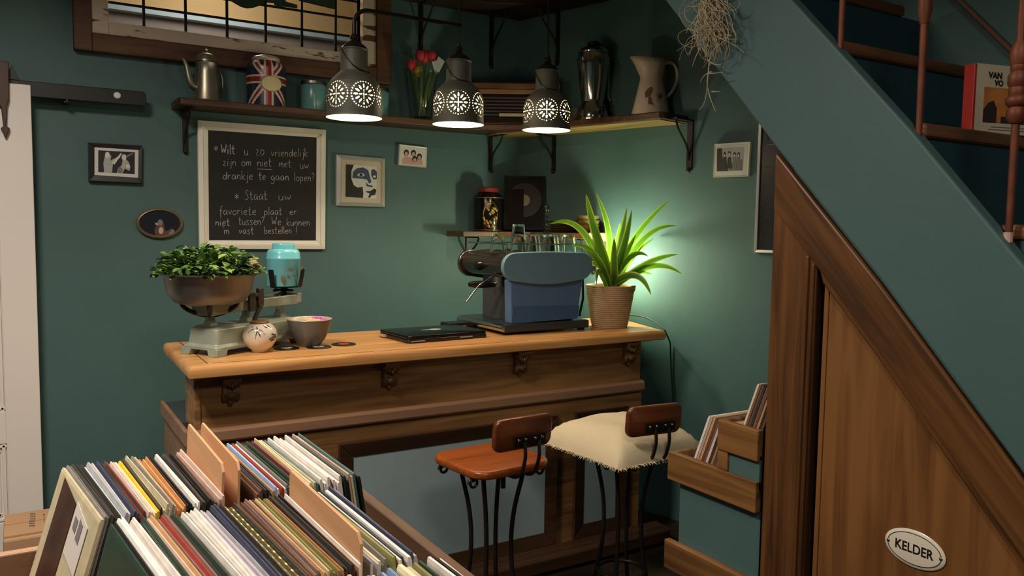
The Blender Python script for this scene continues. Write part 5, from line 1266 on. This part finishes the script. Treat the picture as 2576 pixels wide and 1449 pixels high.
# plywood dividers
def divider(px, py, xt, yn, z, label, tilt=0.0, ln=.313, hgt=.36, text=None):
    t = thing('record_divider', label, 'divider', (xt-hgt*math.sin(tilt), yn+ln/2, z-hgt*math.cos(tilt)), 0, 'plywood dividers in the record crate')
    b = MB(); b.prism([(-ln/2+.0, 0), (ln/2, 0), (ln/2, hgt-.008), (ln/2-.008, hgt), (-ln/2+.012, hgt), (-ln/2, hgt-.012)], 'yz', -.0022, .0022); o = b.build('board', DIVW, t, bevel=.0008); o.rotation_euler = (0, tilt, 0)
    return t, o
divider(0, 0, .272, 1.322, 1.160, 'left one of the two plywood dividers in the back bin', math.radians(3))
divider(0, 0, .296, 1.320, 1.160, 'right one of the two plywood dividers in the back bin', math.radians(2))
divider(0, 0, .361, .943, 1.157, 'plywood divider standing in the middle bin', math.radians(1))
dS, oS = divider(0, 0, .300, .60, 1.125, 'lettered plywood divider at the bottom edge, in the nearest bin', math.radians(4), hgt=.33)
divider(0, 0, .330, .60, 1.127, 'blank plywood divider beside the lettered one in the nearest bin', math.radians(4), hgt=.33)
def text_mesh(name, body, size, m, parent, mw, extrude=.0006, bold=0.0, xs=1.0):
    cu_ = bpy.data.curves.new(name, 'FONT'); cu_.body = body; cu_.size = size; cu_.extrude = extrude; cu_.offset = bold; cu_.align_x = 'CENTER'; cu_.align_y = 'CENTER'
    o = bpy.data.objects.new(name, cu_); COL.objects.link(o)
    bpy.context.view_layer.update()
    me = bpy.data.meshes.new_from_object(o.evaluated_get(bpy.context.evaluated_depsgraph_get()))
    bpy.data.objects.remove(o)
    me.transform(mw @ Matrix.Scale(xs, 4, (1, 0, 0)))
    me.materials.clear(); me.materials.append(m)
    n = bpy.data.objects.new(name, me); COL.objects.link(n); n.parent = parent; return n
text_mesh('lettering', 'SIM', .05, mat('pen_ink', rgb(92, 50, 28), .7), oS, Matrix.Translation((-.0026, .10, .30)) @ Matrix(((0, 0, -1, 0), (-1, 0, 0, 0), (0, 1, 0, 0), (0, 0, 0, 1))))

# ------------------------------------------------------------------ record rack at the stairs
SX = 1.8
rk = thing('record_rack', 'stepped wooden record rack with teal panels beside the stair casing', 'record rack', (SX, 1.75, 0))
def slat(y0, y1, z0, z1):
    a = MB(); a.box(SX-.012, SX+.012, y0, y1, z0, z1); a.build('front_slat', RACKW, rk, world=True, bevel=.003)
slat(1.556, 1.925, .734, .826); slat(1.556, 1.712, .886, .977); slat(1.556, 1.93, .435, .531)
a = MB(); a.box(SX+.012, SX+.37, 1.905, 1.925, .738, .826); a.build('end_slat', RACKW, rk, world=True, bevel=.003)
a = MB(); a.box(SX+.012, SX+.37, 1.692, 1.712, .89, .977); a.build('end_slat', RACKW, rk, world=True, bevel=.003)
a = MB(); a.box(SX-.008, SX+.012, 1.672, 1.712, .826, .886); a.build('upright', RACKW, rk, world=True, bevel=.002)
a = MB(); a.box(SX+.012, SX+.026, 1.556, 1.888, 0, .735); a.build('teal_panel', PAINT2, rk, world=True)
a = MB(); a.box(SX+.0, SX+.011, 1.556, 1.672, .80, .90); a.build('teal_panel', PAINT2, rk, world=True)
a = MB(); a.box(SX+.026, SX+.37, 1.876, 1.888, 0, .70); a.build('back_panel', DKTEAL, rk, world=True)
a = MB(); a.box(SX+.026, SX+.37, 1.69, 1.905, .655, .67); a.box(SX+.026, SX+.37, 1.556, 1.692, .79, .803); a.build('bin_floor', RACKW, rk, world=True)
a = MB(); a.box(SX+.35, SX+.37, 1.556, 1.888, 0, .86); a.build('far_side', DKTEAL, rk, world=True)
def rack_sleeves(cols, yb0, yb1, zb, tilt, where, group, x0=1.816):
    n = len(cols)
    for i, c in enumerate(cols):
        me = sleeve_mesh(c, (abs(yb1-yb0)/n)*.8, .313, .315, i % 3)
        o = bpy.data.objects.new('record_sleeve', me); COL.objects.link(o)
        o.matrix_world = Matrix.Translation((x0+.157+rnd.uniform(0, .004), yb0+(yb1-yb0)*(i+.5)/n, zb+.004)) @ Matrix.Rotation(tilt, 4, 'X') @ Matrix.Rotation(math.pi/2, 4, 'Z')
        tag(o, f'{c} record sleeve, {ordn(i+1)} from the back {where}', 'record sleeve', group)
rack_sleeves(['white', 'pink', 'tan', 'brown', 'mauve-brown', 'pink', 'charcoal', 'tan', 'brown', 'mauve-brown', 'pink', 'tan'], 1.893, 1.772, .672, math.radians(21), 'in the lower bin of the stair rack', 'sleeves in the lower rack bin')
rack_sleeves(['cream', 'mauve-brown', 'brown', 'charcoal', 'mauve-brown', 'brown', 'tan', 'charcoal', 'brown'], 1.700, 1.625, .804, math.radians(20), 'in the upper bin of the stair rack', 'sleeves in the upper rack bin')

# ------------------------------------------------------------------ staircase
stc = thing('staircase', 'steep teal-painted staircase with dark treads and rusty spindles', 'staircase', (2.2, 1.3, 0))
lo = [(2.30, 2.60), (2.003, 2.283), (1.525, 1.770), (1.2, 1.437), (.851, 1.051), (.40, .55)]
up = [(.55, 1.15), (.884, 1.497), (1.135, 1.784), (1.355, 2.017), (1.501, 2.170), (2.20, 2.90)]
a = MB(); a.prism(lo+up, 'yz', SX-.012, SX+.034); a.build('stringer', PAINT2, stc, world=True, bevel=.006)
TN = [(1.63, 2.29), (1.38, 2.05), (1.13, 1.81), (.88, 1.57), (1.88, 2.53), (.63, 1.33)]
for y, z in TN:
    x1 = 2.50 if z > 2.2 and z < 2.4 else 2.618
    a = MB(); a.box(SX+.034, x1, y, y+.30, z-.036, z); a.build('tread', TREAD, stc, world=True, bevel=.012, bseg=3)
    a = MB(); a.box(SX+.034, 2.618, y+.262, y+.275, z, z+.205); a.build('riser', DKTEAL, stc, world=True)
struct('wall_stair', MB().box(2.62, 2.68, .2, 2.15, 0, 3.15), PAINT)
def spindle(pb_, pt_, Xc, turned, label):
    p0_ = ax(pb_[0], pb_[1], Xc); p1_ = ax(pt_[0], pt_[1], Xc); d = p1_-p0_; p1_ = p0_+d*1.0
    a = MB(); a.tube([p0_, p0_.lerp(p1_, .5), p1_], [.0075, .0085, .009], 10)
    if turned:
        for f_, r_, l_ in turned:
            c = p0_+d*f_; u_ = d.normalized(); a.tube([c-u_*l_, c-u_*l_*.4, c+u_*l_*.4, c+u_*l_], [r_*.6, r_, r_, r_*.6], 12)
    a.build('spindle', RUST, stc, world=True, smooth=50)
spindle((2114, 122), (2128, -160), 1.815, [(.95, .016, .03)], '')
spindle((2311, 340), (2334, -120), 1.815, [(.73, .016, .05)], '')
spindle((2537, 600), (2578, -60), 1.815, [(.48, .019, .020), (.53, .022, .015), (.565, .017, .02), (.61, .020, .022), (.66, .016, .018), (.70, .019, .03)], '')
tip = ax(2536, 596, 1.815); a = MB(); a.tube([tip-Vector((0, 0, .012)), tip+Vector((0, 0, .010))], .0095, 10); a.build('spindle_cap', mat('bare_metal_tip', rgb(206, 170, 150), .5), stc, world=True)
a = MB(); a.tube([ax(2380, -30, 2.60), ax(2548, 132, 2.60), ax(2640, 220, 2.60)], .008, 8); a.build('wall_rope', mat('rope_brown', rgb(108, 76, 56), .7), stc, world=True, smooth=60)
# book on the stairs
bk = thing('book', 'white and red hardback standing on a stair tread behind the spindle', 'book', (2.14, 1.17, 1.81), math.radians(-14))
a = MB(); a.box(-.03, .23, .0, .026, .0, .172); a.build('pages', mat('book_pages', rgb(220, 206, 180), .7), bk)
a = MB(); a.box(-.034, -.026, -.004, .030, 0, .176); a.box(-.034, .234, .026, .030, 0, .176); a.build('spine', mat('book_red', rgb(176, 46, 36), .45), bk, bevel=.002)
a = MB(); a.box(-.026, .234, -.004, .0, 0, .176); a.build('front_cover', mat('book_cover_cream', rgb(222, 206, 180), .5), bk)
a = MB(); a.box(.0, .16, -.0048, -.004, .028, .118); a.build('cover_picture', mat('cover_sunset', rgb(206, 132, 66), .5, var=.35, vscale=12), bk)
a = MB(); a.prism([(.0, .028), (.045, .028), (.045, .065), (.032, .085), (.015, .078), (0, .06)], 'xz', -.0054, -.0048); a.box(.06, .16, -.0052, -.0048, .028, .045); a.build('cover_silhouette', mat('silhouette', rgb(54, 44, 44), .6), bk)
INK = mat('title_ink', rgb(40, 32, 30), .6)
MT = Matrix(((1, 0, 0, 0), (0, 0, -1, 0), (0, 1, 0, 0), (0, 0, 0, 1)))
text_mesh('title', 'VAN', .022, INK, bk, Matrix.Translation((.035, -.0046, .148)) @ MT, bold=.0008)
text_mesh('title', 'VO', .020, INK, bk, Matrix.Translation((.048, -.0046, .129)) @ MT, bold=.0008)
a = MB(); a.box(.03, .17, -.0046, -.004, .016, .0185); a.box(.02, .18, -.0046, -.004, .009, .0115); a.build('subtitle_lines', PGREY, bk)
# cellar closet under the stairs
cd2 = bpy.data.objects.new('door_2', None); COL.objects.link(cd2); cd2['kind'] = 'structure'; MW['door_2'] = Matrix.Identity(4)
YL = 1.533
def yz(x, y): p = ax(x, y, SX); return (p.y, p.z)
def off_line(k, d):  # parallel line below the stringer's lower edge
    return None
def zl(y, d=0.0): return 1.770+(y-1.525)*1.0545-.012-d     # lower edge of stringer
def zl_c(y, d=0.0):
    P = [(2.003, 2.283), (1.525, 1.770), (1.2, 1.437), (.851, 1.051), (.40, .55)]
    for (y1, z1), (y0, z0) in zip(P, P[1:]):
        if y >= y0: break
    return z0+(z1-z0)*(y-y0)/(y1-y0)-.014-d
ys_ = [YL, 1.4, 1.2, 1.0, .851, .6, .42]
dW = .155
tr = MB(); tr.prism([(YL, 0), (YL, zl_c(YL, dW-.01)), (1.385, zl_c(1.385, dW-.01)), (1.385, 0)], 'yz', SX-.010, SX+.012); tr.build('casing_upright', STV, cd2, world=True, bevel=.004)
tr = MB(); tr.prism([(y, zl_c(y)) for y in ys_]+[(y, zl_c(y, dW)) for y in reversed(ys_)], 'yz', SX-.013, SX+.010); tr.build('casing_diagonal', STY, cd2, world=True, bevel=.005)
tr = MB(); tr.prism([(y, zl_c(y, dW-.03)) for y in (1.395, 1.2, 1.0, .851, .6, .42)]+[(y, zl_c(y, dW+.028)) for y in (.42, .6, .851, 1.0, 1.2, 1.368)], 'yz', SX-.006, SX+.012); tr.build('diagonal_bead', STY, cd2, world=True, bevel=.006)
tr = MB(); tr.box(SX-.018, SX-.006, 1.405, 1.418, 0, zl_c(1.41, dW+.0)); tr.box(SX-.016, SX-.006, 1.388, 1.396, 0, zl_c(1.39, dW)); tr.build('upright_bead', STV, cd2, world=True, bevel=.003)
tr = MB(); tr.box(SX-.004, SX+.03, 1.384, 1.390, 0, 1.50); tr.build('reveal', wood('reveal_dark', rgb(38, 24, 14), rgb(60, 38, 22), 'Z', .5), cd2, world=True)
tr = MB(); tr.prism([(1.366, 0), (1.366, zl_c(1.366, dW)), (.42, zl_c(.42, dW)), (.42, 0)], 'yz', SX+.006, SX+.03); tr.build('door_leaf', STV2, cd2, world=True, bevel=.004)
tr = MB(); tr.box(SX+.002, SX+.006, 1.352, 1.366, 0, zl_c(1.36, dW+.01)); tr.build('leaf_edge_bead', STV2, cd2, world=True, bevel=.002)
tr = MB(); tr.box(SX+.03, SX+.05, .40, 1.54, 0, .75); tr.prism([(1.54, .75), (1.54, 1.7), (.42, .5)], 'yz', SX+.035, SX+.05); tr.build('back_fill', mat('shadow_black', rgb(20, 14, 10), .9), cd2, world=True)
# enamel sign
pc_ = ax(2301, 1381, SX+.004)
sg = thing('enamel_sign', 'oval white enamel sign reading KELDER on the cellar door', 'sign', (SX+.005, pc_.y, pc_.z))
EN = mat('enamel_cream', rgb(226, 214, 194), .25); EB = mat('enamel_black', rgb(28, 22, 26), .3)
MSG = Matrix(((0, 0, -1, 0), (-1, 0, 0, 0), (0, 1, 0, 0), (0, 0, 0, 1)))
def oval(rx_, rz_, h, n=56): return [MSG @ Vector((rx_*math.cos(6.28318*i/n), rz_*math.sin(6.28318*i/n), h)) for i in range(n)]
a = MB(); a.loft([oval(.0755, .0445, .0), oval(.0765, .0455, .002), oval(.0735, .043, .004), oval(.060, .034, .0052), oval(.001, .001, .006)], cap=False); a.build('plate', EN, sg, smooth=50)
a = MB(); R1 = oval(.0672, .0372, .0052, 64); a.tube(R1+[R1[0], R1[1]], .0008, 6, cap=False); a.build('border_line', EB, sg)
text_mesh('lettering', 'KELDER', .032, EB, sg, Matrix.Translation((-.0058, 0, 0)) @ MSG, bold=.0005, xs=.86)
a = MB()
for s_i in (-1, 1):
    c = MSG @ Vector((s_i*.066, 0, .0045)); a.sphere(c, .0025, .0045, .0045, 12, 8)
a.build('screws', STEEL, sg, smooth=60)
# hanging air plant
apx = 1.745
ap = thing('hanging_air_plant', 'dry pale air plant of thin tangled strands hanging from the stair', 'air plant', tuple(ax(1790, -60, apx)))
APM = mat('air_plant_pale', rgb(176, 160, 128), .7, var=.15)
a = MB(); rnd2 = random.Random(11)
def strand(pts, r):
    P = [ax(x, y, apx+dx) for x, y, dx in pts]; a.tube(bez(P, 14), [r*(1-.6*i/14) for i in range(15)], 5)
for i in range(95):
    x, y = 1790+rnd2.gauss(0, 13), rnd2.uniform(-60, 60); hd = math.pi/2+rnd2.gauss(0, .45); P = []; dz = 0.0; cur = rnd2.gauss(0, .12)
    for k in range(int(rnd2.uniform(10, 34))):
        P.append(ax(x, y, apx+dz)); lim = 165+rnd2.uniform(-60, 80)
        if y > lim and k > 6: break
        cur = cur*.8+rnd2.gauss(0, .15); hd += cur; hd += (math.pi/2-hd)*.16+(1788-x)*-.0055
        x += 7.5*math.cos(hd); y += 7.5*math.sin(hd); dz = max(-.04, min(.03, dz+rnd2.gauss(0, .004)))
    if len(P) > 3: a.tube(P, [.0015*(1-.65*t_/len(P)) for t_ in range(len(P))], 5)
for P in ([(1790, 130, 0), (1778, 170, 0), (1785, 200, -.01), (1774, 230, 0), (1782, 262, 0), (1758, 276, 0)], [(1783, 180, 0), (1772, 220, 0), (1790, 255, 0), (1800, 280, 0)], [(1800, 0, 0), (1845, 60, 0), (1840, 95, 0), (1805, 128, 0)], [(1775, -10, 0), (1745, 5, 0), (1720, 16, 0)], [(1772, 0, 0), (1740, 25, 0), (1712, 34, 0)], [(1768, 30, 0), (1735, 60, 0), (1726, 84, 0)], [(1765, 60, 0), (1760, 100, 0), (1730, 138, 0)], [(1780, 150, 0), (1800, 170, 0), (1816, 160, 0)], [(1780, 185, 0), (1795, 185, 0), (1820, 182, 0)], [(1790, 230, 0), (1800, 232, 0), (1812, 230, 0)], [(1830, 0, 0), (1825, 40, 0), (1860, 30, 0), (1862, 4, 0)], [(1762, 120, 0), (1748, 145, 0), (1742, 166, 0)], [(1790, 180, 0), (1765, 190, 0), (1762, 208, 0)], [(1840, 90, 0), (1815, 85, 0), (1790, 95, 0)]):
    strand(P, .0020)
a.build('strands', APM, ap, world=True, smooth=60)
a = MB(); h0 = ax(1790, -60, apx); a.tube([h0-Vector((0, 0, .05)), h0+Vector((0, 0, .05)), h0+Vector((SX-.015-apx, 0, .06))], [.012, .004, .004], 8); a.build('hook', IRON, ap, world=True)
